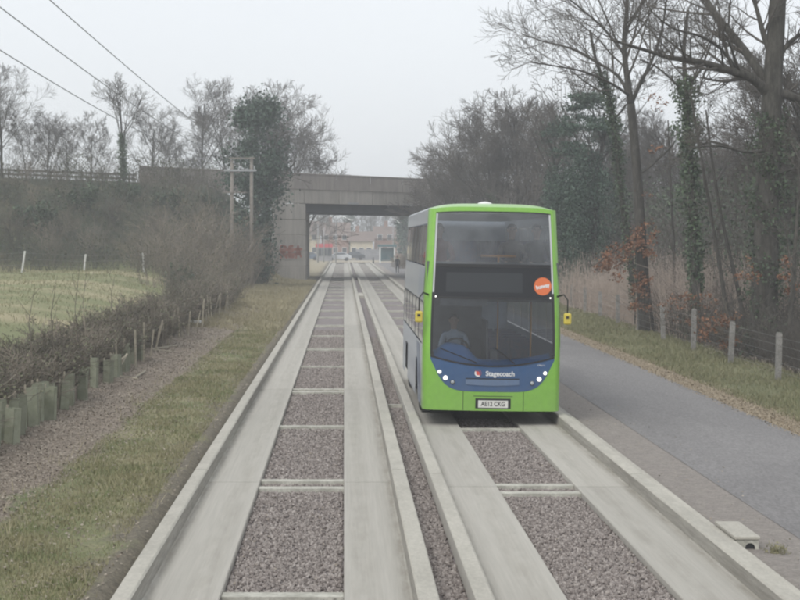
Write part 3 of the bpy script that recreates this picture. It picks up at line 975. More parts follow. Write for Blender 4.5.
# right: trees beyond, from the bridge to the wood edge
RG = 'bare trees at the wood edge behind the bus'
for (px, pyt, Y, k, lab) in (
    (440, 150, 150, 2, 'small pale bare tree at the right end of the bridge parapet'),
    (458, 132, 142, 0, 'bare tree rising over the right end of the bridge'),
    (478, 108, 134, 3, 'bare tree above the left side of the bus roof'),
    (498, 96, 126, 1, 'bare tree above the middle of the bus roof'),
    (516, 84, 120, 0, 'tallest bare tree above the bus roof'),
    (536, 100, 124, 3, 'bare tree above the right side of the bus roof'),
    (552, 120, 112, 2, 'bare tree left of the dark pine'),
    (468, 140, 126, 2, 'low bare tree crown just left above the bus')):
    use_px(BP[k], px, Y, top_scale(px, pyt, Y, HB[k]), lab, RG)
for (px, pyt, Y, k, lab) in ((488, 108, 122, 1, 'ivy wrapped tree directly above the bus roof'), (448, 140, 138, 0, 'ivy wrapped tree beside the right end of the bridge'),
                             (530, 110, 116, 0, 'ivy wrapped tree left of the dark pine')):
    use_px(IP[k], px, Y, top_scale(px, pyt, Y, HI[k]), lab, RG)

# dark pine with a flat clumped top
t, tr = make_bare('pine_tree', 12, .24, 150, [0, 3, 4, 4, 7], lo=.6, rmin=.016)
g = random.Random(43); pts = []
for _ in range(34):
    z = g.uniform(10.4, 12.7); a = g.uniform(0, 6.283); rr = 1.7 * math.sqrt(g.random()) * (1.25 - (z - 10.4) * .3)
    cx, cy = math.cos(a) * rr, math.sin(a) * rr
    for _ in range(130): pts.append((cx + g.gauss(0, .34), cy + g.gauss(0, .34), z + g.gauss(0, .11)))
for _ in range(15):                                  # hanging columns of evergreen below the flat top
    a = g.uniform(0, 6.283); rr = 1.55 * math.sqrt(g.random()); cx, cy = math.cos(a) * rr, math.sin(a) * rr
    top = g.uniform(6.5, 10.2); z = .7
    while z < top:
        sp = g.uniform(.14, .34)
        ox, oy = cx + g.gauss(0, .22), cy + g.gauss(0, .22)
        for _ in range(80): pts.append((ox + g.gauss(0, sp), oy + g.gauss(0, sp), z + g.gauss(0, .3)))
        z += g.uniform(.3, .7)
obj('foliage', leaf_mesh('foliage', np.array(pts), .15), t, M['conifer'])
place(t, (586 - VX) / FPX * 88, 88, 1.0, top_scale(586, 90, 88, 12.9), 'dark evergreen pine with clumped flat top right of the bus', 'tree')
# a second evergreen column right beside the bus
pine = t
t = copy_tree(pine); place(t, (562 - VX) / FPX * 96, 96, 2.2, .78, 'dark evergreen column rising just behind the right bus edge', 'tree')
t = copy_tree(pine); place(t, (604 - VX) / FPX * 98, 98, 4.2, .74, 'dark evergreen column between the pine and forked tree', 'tree')

# the wood behind the fence: individual background trees
WG = 'bare trees deep in the background wood'
g = random.Random(77)
nb = 0
while nb < 62:
    Y = g.uniform(50, 165); X = g.uniform(13.5, .285 * Y + 3)
    if X < 13.5 + 0.03 * Y: continue
    k = g.randrange(5)
    if k < 4: use(BP[k], X, Y, g.uniform(.5, .8), 'bare grey tree deep in the background wood', 'tree', WG)
    else: use(IP[g.randrange(2)], X, Y, g.uniform(.5, .72), 'ivy wrapped tree deep in the background wood', 'tree', 'ivy trees deep in the background wood')
    nb += 1

# understorey of the wood: a mass of thin stems and brush
def brush(name, n, fX, fY, hmin, hmax, mat_, label, cat, twigs=4, r=.012, lean=.25, cond=None):
    X = fX(n); Y = fY(n)
    if cond is not None:
        k = cond(X, Y); X, Y = X[k], Y[k]; n = len(X)
    z = height(X, Y)
    h = rng.uniform(hmin, hmax, n) * rng.uniform(.6, 1, n)
    d = np.stack([rng.normal(0, lean, n), rng.normal(0, lean, n), np.ones(n)], 1)
    B = np.stack([X, Y, z - .1], 1)
    mid = B + d * (h * .5)[:, None]
    d2 = d + np.stack([rng.normal(0, lean, n), rng.normal(0, lean, n), np.zeros(n)], 1)
    top = mid + d2 * (h * .5)[:, None]
    P0 = [B, mid]; P1 = [mid, top]; r0 = [np.full(n, r), np.full(n, r * .7)]; r1 = [np.full(n, r * .7), np.full(n, r * .35)]
    for _ in range(twigs):
        t = rng.uniform(.15, .95, n)[:, None]
        s = np.where(t < .5, B + (mid - B) * t * 2, mid + (top - mid) * (t * 2 - 1))
        dd = np.stack([rng.normal(0, .6, n), rng.normal(0, .6, n), rng.uniform(.1, .9, n)], 1)
        P0.append(s); P1.append(s + dd * (h * rng.uniform(.12, .35, n))[:, None]); r0.append(np.full(n, r * .55)); r1.append(np.full(n, r * .3))
    o = obj(name, seg_mesh(name, np.concatenate(P0), np.concatenate(P1), np.concatenate(r0), np.concatenate(r1)), None, mat_)
    return tag(o, label, cat, kind='stuff')

brush('wood_understorey', 7000, lambda n: rng.uniform(12, 42, n), lambda n: rng.uniform(44, 160, n), 2.0, 6.5, M['twig'], 'tangled grey brush filling the wood behind the fence', 'undergrowth', 6, .016, cond=lambda X, Y: (X < .30 * Y + 2) & (X > 11.5 + .02 * Y))
g = random.Random(88); pts = []
for _ in range(420):
    Y = g.uniform(48, 125); X = g.uniform(12.5, .27 * Y + 2)
    if X < 13 + .02 * Y: continue
    h_ = float(height(X, Y)); sp = g.uniform(.25, .6); zc = h_ + g.uniform(.3, 5.5)
    for _ in range(70): pts.append((X + g.gauss(0, sp), Y + g.gauss(0, sp), max(h_, zc + g.gauss(0, sp * 1.5))))
tag(obj('wood_ivy', leaf_mesh('wood_ivy', np.array(pts), .15), None, M['ivy']), 'dull green ivy and holly scattered through the wood behind the fence', 'ivy', kind='stuff')
brush('fence_brush', 2600, lambda n: rng.uniform(10.9, 14, n), lambda n: rng.uniform(36, 62, n), .6, 2.2, M['twig'], 'dark bramble and twigs along the foot of the wire fence', 'undergrowth', 6, .008, lean=.5)
brush('dry_stems', 11000, lambda n: rng.uniform(10.9, 18, n), lambda n: rng.uniform(54, 122, n), 1.4, 3.1, M['drystem'], 'pale tan dry stems standing thick behind the fence', 'dry stems', 2, .011, lean=.10)

# left bank scrub and big shrubs
brush('bank_scrub', 15000, lambda n: rng.uniform(-42, -5.5, n), lambda n: rng.uniform(85, 140, n), 0.6, 2.3, M['bankscrub'], 'grey brown scrub covering the embankment slope', 'scrub', 6, .016, lean=.35,
      cond=lambda X, Y: (emb_t(X, Y) > -14.8) & (emb_t(X, Y) < -.8))
Xb = rng.uniform(-42, -6, 70000); Yb = rng.uniform(85, 140, 70000); tb = emb_t(Xb, Yb)
k = (tb > -14.5) & (tb < -.5) & (np.sin(Xb * .8 + Yb * .3) + np.sin(Yb * .6 - Xb * .5) > -.1)
Pb = np.stack([Xb[k], Yb[k], height(Xb[k], Yb[k]) + rng.uniform(.1, 1.9, k.sum())], 1)
tag(obj('bank_bramble', leaf_mesh('bank_bramble', Pb, .13), None, M['hedgeleaf']), 'dull green bramble leaves over the embankment slope', 'bramble', kind='stuff')

SB = [make_shrub('shrub', 16, 4.2, .42, 200 + i, rmin=.009, base=.6, side=7, leaf_n=(0, 600, 150)[i], leaf_s=.10) for i in range(3)]
EVB = make_shrub('shrub', 16, 1.6, .8, 251, leaf_n=2400, leaf='ivy', leaf_s=.13, rmin=.008, base=.7)
SG = 'tall grey shrubs between the hedge and the bridge'
n_ = 0
for (px, Y, H) in ((150, 92, 3.2), (168, 95, 4.2), (186, 98, 5.0), (204, 104, 5.6), (218, 100, 5.2), (232, 108, 5.2), (208, 88, 3.0), (236, 100, 3.4), (246, 112, 3.6), (226, 92, 2.6), (240, 94, 2.0), (256, 122, 2.6), (190, 86, 2.6), (176, 84, 2.0), (164, 106, 4.4), (184, 110, 5.0), (240, 118, 4.6), (262, 130, 1.8)):
    n_ += 1
    use(SB[n_ % 3], (px - VX) / FPX * Y, Y, H / 4.3, 'tall twiggy grey shrub between hedge and bridge, %s from the field side' % nth(n_), 'shrub', SG, sz=H / 4.3 * .95)
n_ = 0
for (px, t_, H) in [(px, t_, H) for px, t_, H in zip(range(4, 230, 11), [-6, -11, -4, -9, -13, -5, -10, -7, -12, -4, -9, -6, -12, -5, -10, -7, -13, -5, -9, -6, -11], [1.6, 2.8, 1.4, 2.4, 3.0, 1.6, 2.4, 2.2, 2.6, 1.5, 2.4, 1.8, 2.4, 1.6, 2.4, 2.0, 2.6, 1.5, 2.4, 1.8, 2.4])]:
    # point on the slope at perpendicular distance t_ before the parapet, in direction px
    q = (px - VX) / FPX
    Y = (140 + SK * 4.4 + t_ * SKL) / (1 - SK * q)
    n_ += 1
    use(SB[n_ % 3] if n_ % 4 else EVB, q * Y, Y, H / (4.3 if n_ % 4 else 1.9), 'scrub bush on the embankment slope, %s from the left picture edge' % nth(n_), 'shrub', 'scrub bushes on the embankment slope')

t = make_shrub('evergreen_shrub', 14, 1.6, .6, 250, leaf_n=2600, leaf='ivy', leaf_s=.11, rmin=.008, base=.4)
place(t, (183 - VX) / FPX * 86, 86, 0, 1.0, 'small dark green bush at the far end of the hedge beside the field', 'shrub')

# ------------------------------------------------------------------ hedge with tree guards
HP = [make_shrub('hedge_shrub', 40, 1.55, .42, 220 + i, leaf_n=(1500, 700, 1100)[i], leaf_s=.055, rmin=.006, base=.42, side=7) for i in range(3)]
Y = 19.5; n_ = 0; g = random.Random(61)
while Y < 86:
    n_ += 1
    use(HP[g.randrange(3)], -6.3 + g.gauss(0, .16) + (Y - 20) * .004, Y, (s_h := g.uniform(.84, 1.04)), 'twiggy brown hedge shrub, %s along the hedge from the near end' % nth(n_), 'shrub', 'shrubs of the field hedge', sz=s_h * (.70 + .22 * min(1, (Y - 20) / 50)))
    Y += g.uniform(.7, .95) * (1 + (Y - 20) / 110)
# taller whips standing out of the hedge
for i, (px, pt, Y) in enumerate(((52, 285, 33), (76, 268, 37), (84, 262, 39), (30, 290, 31), (112, 275, 45))):
    X = -6.2; w_ = at(px, pt, Y)
    mb = MB(); mb.tube([(0, 0, 0), (.05, 0, .9), (-.03, .05, 1.7), (.08, 0, w_.z - float(height(w_.x, Y)))], [.012, .01, .008, .004], 5)
    for q in range(5):
        z = .9 + q * .3; mb.tube([(0, 0, z), (random.uniform(-.3, .3), random.uniform(-.2, .2), z + .35)], [.006, .003], 4)
    o = mb.build('hedge_whip', M['shrubtwig']); o.location = (w_.x, Y, float(height(w_.x, Y)))
    tag(o, 'bare upright whip standing above the hedge, %s nearest' % nth(i + 1), 'sapling', 'whips above the hedge')

mbg = MB()
s_ = .085
for a, b_ in (((-s_, -s_), (s_, -s_)), ((s_, -s_), (s_, s_)), ((s_, s_), (-s_, s_)), ((-s_, s_), (-s_, -s_))):
    mbg.grid(lambda u, v, a=a, b_=b_: (a[0] + (b_[0] - a[0]) * u, a[1] + (b_[1] - a[1]) * u, -.05 + .68 * v), 2, 4)
g_me = mbg.mesh('guard_sleeve'); g_me.materials.append(M['guard'])
mbs = MB(); mbs.box(-s_ - .034, -s_ - .004, -.015, .015, -.1, .68); s_me = mbs.mesh('stake'); s_me.materials.append(M['palewood'])
Y = 23.0; n_ = 0; g = random.Random(62)
while Y < 46:
    n_ += 1
    X = -5.36 + g.gauss(0, .07)
    t = empty('tree_guard', (X, Y, float(height(X, Y))), g.uniform(-.4, .4)); t.rotation_euler = (g.gauss(0, .05), g.gauss(0, .05), g.uniform(-.5, .5))
    t.scale = (g.uniform(.8, 1.1), g.uniform(.8, 1.1), g.uniform(.8, 1.08))
    o = obj('guard_sleeve', g_me, t); so = o.modifiers.new('solid', 'SOLIDIFY'); so.thickness = .006
    obj('stake', s_me, t)
    tag(t, 'green plastic tree guard at the hedge foot, %s nearest' % nth(n_), 'tree guard', 'green tree guards along the hedge')
    Y += g.uniform(.28, .55) if Y < 31 else g.uniform(.6, 1.6)
Y = 40.0; n_ = 0
while Y < 80:
    n_ += 1
    X = -5.35 + g.gauss(0, .1)
    mb = MB(); mb.box(-.02, .02, -.02, .02, -.1, g.uniform(.7, 1.15)); o = mb.build('hedge_stake', M['palewood'])
    o.location = (X, Y, float(height(X, Y))); o.rotation_euler = (g.gauss(0, .08), g.gauss(0, .12), g.uniform(0, 1))
    tag(o, 'pale thin stake upright in the hedge foot, %s nearest' % nth(n_), 'stake', 'pale stakes along the hedge')
    Y += g.uniform(.7, 1.9)
# loose pale poles leaning and lying
def pole_px(a, Ya, b, Yb, label, r=.028):
    p, q = at(*a, Ya), at(*b, Yb)
    for w in (p, q):
        w.z = max(w.z, float(height(w.x, w.y)) + .03)
    mb = MB(); c_ = (p + q) / 2
    mb.tube([p - c_, q - c_], r, 6); o = mb.build('loose_pole', M['palewood']); o.location = c_
    tag(o, label, 'pole', 'loose pale poles by the hedge')
pole_px((107, 384), 40, (124, 357), 40.4, 'pale pole leaning steeply against the hedge, left of the pair')
pole_px((115, 384), 40, (127, 354), 40.6, 'pale pole leaning against the hedge, right of the pair')
pole_px((107, 384.5), 40, (138, 387), 39.3, 'pale pole lying on the leaf litter under the leaning pair')
pole_px((135, 386), 39.5, (145, 380), 41, 'short pale pole end tilted up beside the lying pole')
pole_px((152, 358), 49.5, (177, 354.5), 51, 'long pale pole lying at the hedge foot mid way')
pole_px((153, 361), 48.5, (172, 360), 48.6, 'thin pale pole lying just before the long one')
pole_px((189, 319), 68, (202, 315.5), 70, 'pale pole leaning at the far hedge end, left of two')
pole_px((192, 322), 68, (200, 318), 70, 'pale pole leaning at the far hedge end, right of two')
o = MB(); o.box(-.35, .35, -.12, .12, 0, .1); o = o.build('loose_board', M['paintwhite'], bevel=.01); w = at(192, 331, 64); o.location = (w.x, w.y, float(height(w.x, w.y)) + .02)
tag(o, 'short white board lying on the litter by the far hedge', 'board')

# ------------------------------------------------------------------ bridge
br = empty('road_bridge', (0, 0, 0))
tag(br, 'skewed concrete road bridge over the guideway with dark steel girders', 'bridge')
def sk(X, d=0.0):
    """point on the skewed front line at X, pushed d metres back along the track"""
    return (X, 140 + SK * (X + 4.4) + d)
AX0, AX1 = -3.22, 10.8
def slab(name, xa, xb, d0, d1, z0, z1, mat_, parent=br, bevel=.02):
    mb = MB(); mb.prism([sk(xa, d0), sk(xb, d0), sk(xb, d1), sk(xa, d1)], z0, z1)
    return mb.build(name, mat_, parent, bevel=bevel)
for i in range(14):
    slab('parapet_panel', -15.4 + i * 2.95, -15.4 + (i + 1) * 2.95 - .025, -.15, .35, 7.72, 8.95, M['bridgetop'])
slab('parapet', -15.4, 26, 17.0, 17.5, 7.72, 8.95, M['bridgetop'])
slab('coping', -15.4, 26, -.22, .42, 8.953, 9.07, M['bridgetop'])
for i in range(11):
    slab('fascia_panel', -6.2 + i * 2.9, -6.2 + (i + 1) * 2.9 - .025, 0, .6, 6.55, 7.70, M['bridge'])
slab('deck', AX0 - 3, AX1 + 8, .62, 16.9, 7.0, 7.70, M['bridge'])
for i in range(7):
    d0 = 1.3 + i * 2.3
    slab('girder', AX0 - .5, AX1 + .5, d0, d0 + .4, 5.85, 6.98, M['girder'])
# bright joints under the coping
for xx_ in (0.3, 5.6):
    slab('bearing_plate', xx_, xx_ + 1.0, -.06, -.004, 6.56, 6.72, M['steel'], bevel=0)
# left abutment: courses of concrete with recessed joints; the left end rakes back as the wing wall steps up
zs = [-.4, 1.3, 2.6, 3.9, 5.2, 6.52]
lf = [-7.6, -7.3, -6.9, -6.4, -5.9]
slab('abutment_core', -5.7, AX0 - .05, .12, 16.5, -.4, 6.5, M['bridge'], bevel=0)
for i in range(5):
    slab('abutment_course', lf[i], AX0, .06 if i % 2 else .0, 16.8, zs[i] + .015, zs[i + 1] - .015, M['bridge'], bevel=.03)
# right abutment (behind the bus and trees)
slab('abutment_core', AX1 + .05, AX1 + 8, .12, 16.5, -.4, 6.5, M['bridge'], bevel=0)
for i in range(5):
    slab('abutment_course', AX1, AX1 + 9, 0, 16.8, zs[i] + .015, zs[i + 1] - .015, M['bridge'], bevel=.03)
# sprayed tag: loops of red paint edged white, on the front face of the abutment
def on_face(px, py, dd=-.03):
    X = -5.0
    for _ in range(20):
        Y = sk(X, dd)[1]; X = (px - VX) / FPX * Y
    return Vector((X, sk(X, dd)[1], CAMH - (py - VY) / FPX * Y))
def stroke(mb, pts, w, dd=-.03):
    fine = []
    P_ = [on_face(x, y, dd) for x, y in pts]
    for i in range(len(P_) - 1):
        for q in range(4): fine.append(P_[i].lerp(P_[i + 1], q / 4))
    fine.append(P_[-1])
    for i in range(len(fine) - 1):
        d = (fine[i + 1] - fine[i]).normalized()
        nrm = Vector((SK, -1, 0)).normalized()
        s = d.cross(nrm) * w
        e = d * w * .5
        mb.quad(fine[i] - s - e, fine[i + 1] - s + e, fine[i + 1] + s + e, fine[i] + s - e)
g = random.Random(3)
letters = [[(281, 246), (281, 258)], [(281, 246), (286, 247), (285, 252), (281, 252), (287, 258)], [(293, 246), (289, 247), (289, 257), (294, 257)], [(289, 252), (293, 251)],
           [(296, 258), (298, 246), (301, 257)], [(297, 253), (300, 253)], [(280, 250), (302, 249)], [(283, 255), (299, 254)]]
mb = MB()
for L_ in letters: stroke(mb, L_, .20, -.006)
mb.build('graffiti_outline', M['sprayfaded'], br)
mb = MB()
for L_ in letters: stroke(mb, L_, .11, -.014)
mb.build('graffiti_tag', M['paintred'], br)

# guard rail of the embankment road, left of the parapet
gr = empty('guard_rail', (0, 0, 0)); tag(gr, 'grey steel guard rail along the embankment road left of the parapet', 'guard rail')
mb = MB()
for z0 in (8.0, 8.3):
    mb.prism([sk(-46, .1), sk(-15.6, .1), sk(-15.6, .18), sk(-46, .18)], z0, z0 + .14)
mb.build('rail', M['polewood'], gr)
for i in range(13):
    X = -45.5 + i * 2.45
    mb = MB(); x_, y_ = sk(X, .25); mb.box(x_ - .06, x_ + .06, y_ - .05, y_ + .05, float(height(X, y_)) - .3, 8.46); mb.build('post', M['polewood'], gr)

# ------------------------------------------------------------------ double wooden pole and overhead lines
YP = 115.0
pa, pb = at(232, 268, YP), at(251.5, 268, YP)
hp = empty('power_pole', (pa.x, YP, float(height(pa.x, YP))))
tag(hp, 'double wooden power pole with cross arms among the grey shrubs', 'power pole')
base = Vector(hp.location)
def zpx(y): return CAMH - (y - VY) / FPX * YP
for p, ytop in ((pa, 160), (pb, 157)):
    mb = MB(); mb.tube([Vector((p.x, YP, base.z - .5)) - base, Vector((p.x, YP, zpx(ytop))) - base], [.15, .11], 10); mb.build('pole', M['polewood'], hp, smooth=True)
mb = MB(); mb.box(pa.x - .55 - base.x, pb.x + .35 - base.x, -.22, -.11, zpx(171.5) - base.z, zpx(169.5) - base.z); mb.build('cross_arm', M['steel'], hp)
mb = MB(); mb.box(pa.x - .2 - base.x, pb.x + .25 - base.x, -.21, -.11, zpx(159) - base.z, zpx(157.6) - base.z); mb.build('cross_arm', M['polewood'], hp)
mb = MB(); mb.box(pa.x - .7 - base.x, pb.x - .3 - base.x, -.2, -.11, zpx(193) - base.z, zpx(192) - base.z); mb.build('cross_arm', M['polewood'], hp)
ins = []
for x_ in (pa.x - .3, (pa.x + pb.x) / 2, pb.x + .2):
    mb = MB(); mb.tube([(x_ - base.x, -.16, zpx(169.5) - base.z + q) for q in (0, .05, .08, .14, .17, .24)], [.03, .06, .035, .06, .035, .03], 8); mb.build('insulator', M['steel'], hp, smooth=True)
    ins.append(Vector((x_, YP - .16, zpx(169.5) + .24)))
for i, (A, q1, q2, XB, lab) in enumerate(((ins[0], (95, 107), (0, 50), -9.6, 'lowest of the three overhead wires crossing the sky at left'),
                                           (ins[1], (115, 92), (0, 7), -9.0, 'middle one of the three overhead wires at upper left'),
                                           (ins[2], (175, 107), (50, 0), -8.3, 'highest overhead wire, nearest the middle of the picture'))):
    # straight in plan from the insulator to XB at Y=5; heights fitted to the photo
    YB = 5.0
    def plan_Y(px):
        q = (px - VX) / FPX; m_ = (XB - A.x) / (YB - A.y)
        return (A.x - m_ * A.y) / (q - m_)
    Y1_, Y2_ = plan_Y(q1[0]), plan_Y(q2[0])
    zz = [A.z, CAMH - (q1[1] - VY) / FPX * Y1_, CAMH - (q2[1] - VY) / FPX * Y2_]
    co = np.polyfit([A.y, Y1_, Y2_], zz, 2)
    mb = MB()
    mb.tube([(A.x + (XB - A.x) * (Yq - A.y) / (YB - A.y), Yq, float(np.polyval(co, Yq))) for Yq in np.linspace(A.y, 12, 40)], .015, 5)
    o = mb.build('overhead_wire', M['cable']); tag(o, lab, 'wire', 'overhead power lines')

# ------------------------------------------------------------------ fences
fw = empty('wire_fence', (0, 0, 0)); tag(fw, 'post and wire fence between the grass strip and the wood', 'fence')
posts = [(777.5, 387.5, 340, .055), (730, 371, 328, .06), (694.5, 357.5, 316, .06), (666, 345.5, 306, .06), (643.5, 0, 0, .055), (626, 0, 0, .055), (611, 0, 0, .055), (599, 0, 0, .055)]
prev = []
Yq = 39.4
for i in range(9):
    Y = 39.4 + i * 5.35; X = 10.1 + i * .12
    w = Vector((X, Y, float(height(X, Y))))
    mb = MB(); h_ = (1.12, 1.12, 1.24, 1.2, 1.1, 1.15, 1.1, 1.15, 1.1)[i]
    mb.box(-.065, .065, -.05, .05, -.2, h_ - .03); mb.box(-.055, .055, -.042, .042, h_ - .03, h_)
    o = mb.build('post', M['postwood'], fw); o.location = w; o.rotation_euler = (random.gauss(0, .02), random.gauss(0, .025), 0)
    prev.append(w)
w0 = Vector((9.95, 33.5, float(height(9.95, 33.5)))); prev = [w0] + prev
mb = MB()
for z in (.25, .45, .65, .85, 1.03):
    mb.tube([p + Vector((-.07, 0, z)) for p in prev], .0035, 4)
mb.build('fence_wire', M['wire'], fw)

ff = empty('field_fence', (0, 0, 0)); tag(ff, 'white post and wire fence at the far edge of the field', 'fence')
pp = []
for i, (x, yb, yt, tilt) in enumerate(((-32, 271, 251, 0), (22, 271, 250, .14), (84, 269, 252, .1), (143.5, 273, 253, -.03), (196, 274, 257, 0))):
    Y = (140 + SK * 4.4 - 15.2 * SKL) / (1 - SK * (x - VX) / FPX)
    w = at(x, yb, Y); w.z = float(height(w.x, Y))
    h_ = (yb - yt) / FPX * Y
    mb = MB(); mb.box(-.05, .05, -.05, .05, -.2, h_); o = mb.build('post', M['paintwhite'], ff, bevel=.01); o.location = w; o.rotation_euler = (0, tilt, 0)
    pp.append(w + Vector((0, 0, h_ * .9)))
mb = MB()
for dz in (0, -.35, -.7): mb.tube([p + Vector((0, -.06, dz)) for p in pp], .008, 4)
mb.build('fence_wire', M['wire'], ff)

# ------------------------------------------------------------------ concrete box by the kerb
bx = empty('drain_box', (4.42, 18.55, -.03)); tag(bx, 'pale concrete drain box with a round dark opening beside the right kerb', 'drain box')
mb = MB(); ring = 14; cx, cz, rr = .03, .075, .055
mb.box(-.125, .125, .05, .98, -.1, .165)
mb.build('body', M['crossbeam'], bx, bevel=.008)
mb = MB()                                             # front plate with the round hole
def sqp(t):
    c_, s_ = math.cos(t), math.sin(t); k = 1 / max(abs(c_), abs(s_)); return (k * c_, k * s_)
for i in range(24):
    t0_, t1_ = 2 * math.pi * i / 24, 2 * math.pi * (i + 1) / 24
    a0, a1 = sqp(t0_), sqp(t1_)
    O = lambda q: (q[0] * .125, 0, .0325 + q[1] * .1325)
    I = lambda t: (cx + rr * math.cos(t), 0, cz + rr * math.sin(t))
    mb.quad(O(a0), O(a1), I(t1_), I(t0_))
    J = lambda t: (cx + rr * math.cos(t), .046, cz + rr * math.sin(t))
    mb.quad(I(t0_), I(t1_), J(t1_), J(t0_), 1)
mb.f.append(tuple(range(len(mb.v), len(mb.v) + 24))); mb.v += [(cx + rr * math.cos(2 * math.pi * i / 24), .044, cz + rr * math.sin(2 * math.pi * i / 24)) for i in range(24)]; mb.m.append(1)
mb.build('front_plate', [M['crossbeam'], M['darkmetal']], bx)
mb = MB(); mb.box(-.14, .14, -.015, 1.0, .168, .205); mb.build('lid', M['kerb'], bx, bevel=.008)
t = make_shrub('weed_tuft', 16, .22, .9, 300, leaf_n=120, leaf='grassblade', leaf_s=.04, rmin=.003, base=.06, twig='grassblade')
place(t, 4.66, 18.35, 0, 1, 'small green weed growing against the concrete drain box', 'plant')

# ------------------------------------------------------------------ beyond the bridge
M['brick'] = material('far_brick', (0.27, 0.16, 0.125), (0.33, 0.21, 0.165), 2, .9)
M['cream'] = material('cream_render', (0.55, 0.49, 0.36), (0.50, 0.44, 0.32), 1, .9)
M['rooftile'] = material('roof_tile', (0.16, 0.12, 0.105), (0.21, 0.155, 0.13), 2, .9)
M['pane'] = material('far_pane', (0.06, 0.07, 0.08), None, rough=.15)
M['whitepaint'] = material('white_paint', (0.72, 0.72, 0.70), None, rough=.6)
M['hoarding'] = material('hoarding_boards', (0.24, 0.24, 0.25), (0.30, 0.30, 0.31), .8, .8)
M['shelter'] = material('shelter_green', (0.05, 0.12, 0.13), None, rough=.4)
M['redpanel'] = material('red_panel', (0.50, 0.06, 0.08), None, rough=.5)
M['rubber'] = material('rubber', (0.025, 0.025, 0.027), None, rough=.85)


def house(name, x0, x1, y0, y1, ze, zr, wallm, label, chim=True, nwin=3):
    h = empty(name, ((x0 + x1) / 2, y0, 0)); cx = (x0 + x1) / 2; W = (x1 - x0) / 2; D = y1 - y0
    mb = MB(); mb.box(-W, W, 0, D, -.2, ze); mb.build('wall', wallm, h)
    mb = MB(); e = .35
    a, b_, c_, d_ = (-W - e, -e, ze - .1), (W + e, -e, ze - .1), (W + e, D + e, ze - .1), (-W - e, D + e, ze - .1)
    r1, r2 = (-W - e, D / 2, zr), (W + e, D / 2, zr)
    n = len(mb.v); mb.v += [a, b_, c_, d_, r1, r2]
    for f in ((0, 1, 5, 4), (2, 3, 4, 5), (0, 4, 3), (1, 2, 5), (0, 3, 2, 1)): mb.f.append(f); mb.m.append(0)
    rf = mb.build('roof', M['rooftile'], h)
    if chim:
        mb = MB(); mb.box(-W * .5, -W * .5 + .7, D / 2 - .35, D / 2 + .35, zr - .6, zr + 1.1); mb.build('chimney', M['brick'], rf)
    floors = [1.0] if ze < 4 else [1.0, 3.6]
    for zf in floors:
        for i in range(nwin):
            xc = -W + (i + .5) * 2 * W / nwin
            mb = MB(); mb.box(xc - .5, xc + .5, -.06, -.004, zf, zf + 1.15); wi = mb.build('window', M['whitepaint'], h)
            mb = MB(); mb.box(xc - .42, xc + .42, -.075, -.064, zf + .08, zf + 1.07); mb.build('pane', M['pane'], wi)
    tag(h, label, 'house', 'houses beyond the far road')
    return h

house('house', 1.2, 5.6, 330, 338, 3.4, 5.3, M['cream'], 'low cream house with brown roof straight ahead under the bridge', nwin=3)
house('house', -4.5, 1.0, 340, 349, 4.6, 7.2, M['brick'], 'red brick house left of the cream house under the bridge', nwin=3)
house('house', 6.2, 14, 338, 347, 4.0, 6.4, M['brick'], 'wide brick house behind the shelter under the bridge', nwin=4)
house('house', -13, -5.2, 352, 361, 4.8, 7.6, M['cream'], 'cream house at the left behind the abutment edge', nwin=4)

def far_car(X, Y, col, label, rz):
    t = empty('parked_car', (X, Y, .08), rz)
    m_ = material('car_paint', col, None, rough=.25, coat=.6)
    mb = MB()
    prof = [(-2.1, .35), (-2.1, .75), (-1.9, .9), (-1.2, .95), (-.5, 1.42), (.9, 1.45), (1.7, 1.0), (2.05, .9), (2.1, .35)]
    n = len(prof)
    for sgn, s in ((-1, 1), (1, 1)):
        for p in prof:
            wid = .85 if p[1] < 1.1 else .68
            mb.v.append((p[0], sgn * wid, p[1]))
    for i in range(n):
        j = (i + 1) % n; mb.f.append((i, j, n + j, n + i)); mb.m.append(0)
    mb.f.append(tuple(range(n))); mb.f.append(tuple(reversed(range(n, 2 * n)))); mb.m += [0, 0]
    mb.build('body', m_, t)
    for sgn in (-1, 1):
        mb = MB(); mb.v += [(-1.05, sgn * .835, 1.0), (1.5, sgn * .835, 1.03), (.85, sgn * .72, 1.38), (-.45, sgn * .72, 1.36)]; mb.f.append((0, 1, 2, 3)); mb.m.append(0); mb.build('side_window', M['pane'], t)
        for x in (-1.3, 1.3):
            mb = MB(); mb.tube([(x, sgn * .68, .31), (x, sgn * .87, .31)], .31, 14); mb.build('wheel', M['rubber'], t)
    tag(t, label, 'car', 'cars parked on the far road')

far_car(-.9, 284, (.55, .57, .60), 'pale silver car parked on the far road under the bridge', .1)
far_car(-6.2, 287, (.10, .14, .20), 'dark blue car parked left of the pale silver car', .05)
far_car(1.6, 296, (.06, .07, .08), 'black car parked right behind the pale silver car', 0)

# hoarding
t = empty('hoarding', (4.5, 299, 0)); tag(t, 'grey board hoarding on the far side of the road', 'hoarding')
for i in range(6):
    mb = MB(); mb.box(-2.4 + i * .8, -1.62 + i * .8, 0, .04, 0, 1.95); mb.build('board', M['hoarding'], t)
mb = MB(); mb.box(-2.45, 2.42, -.05, -.004, 1.0, 1.12); mb.build('rail', M['steel'], t)
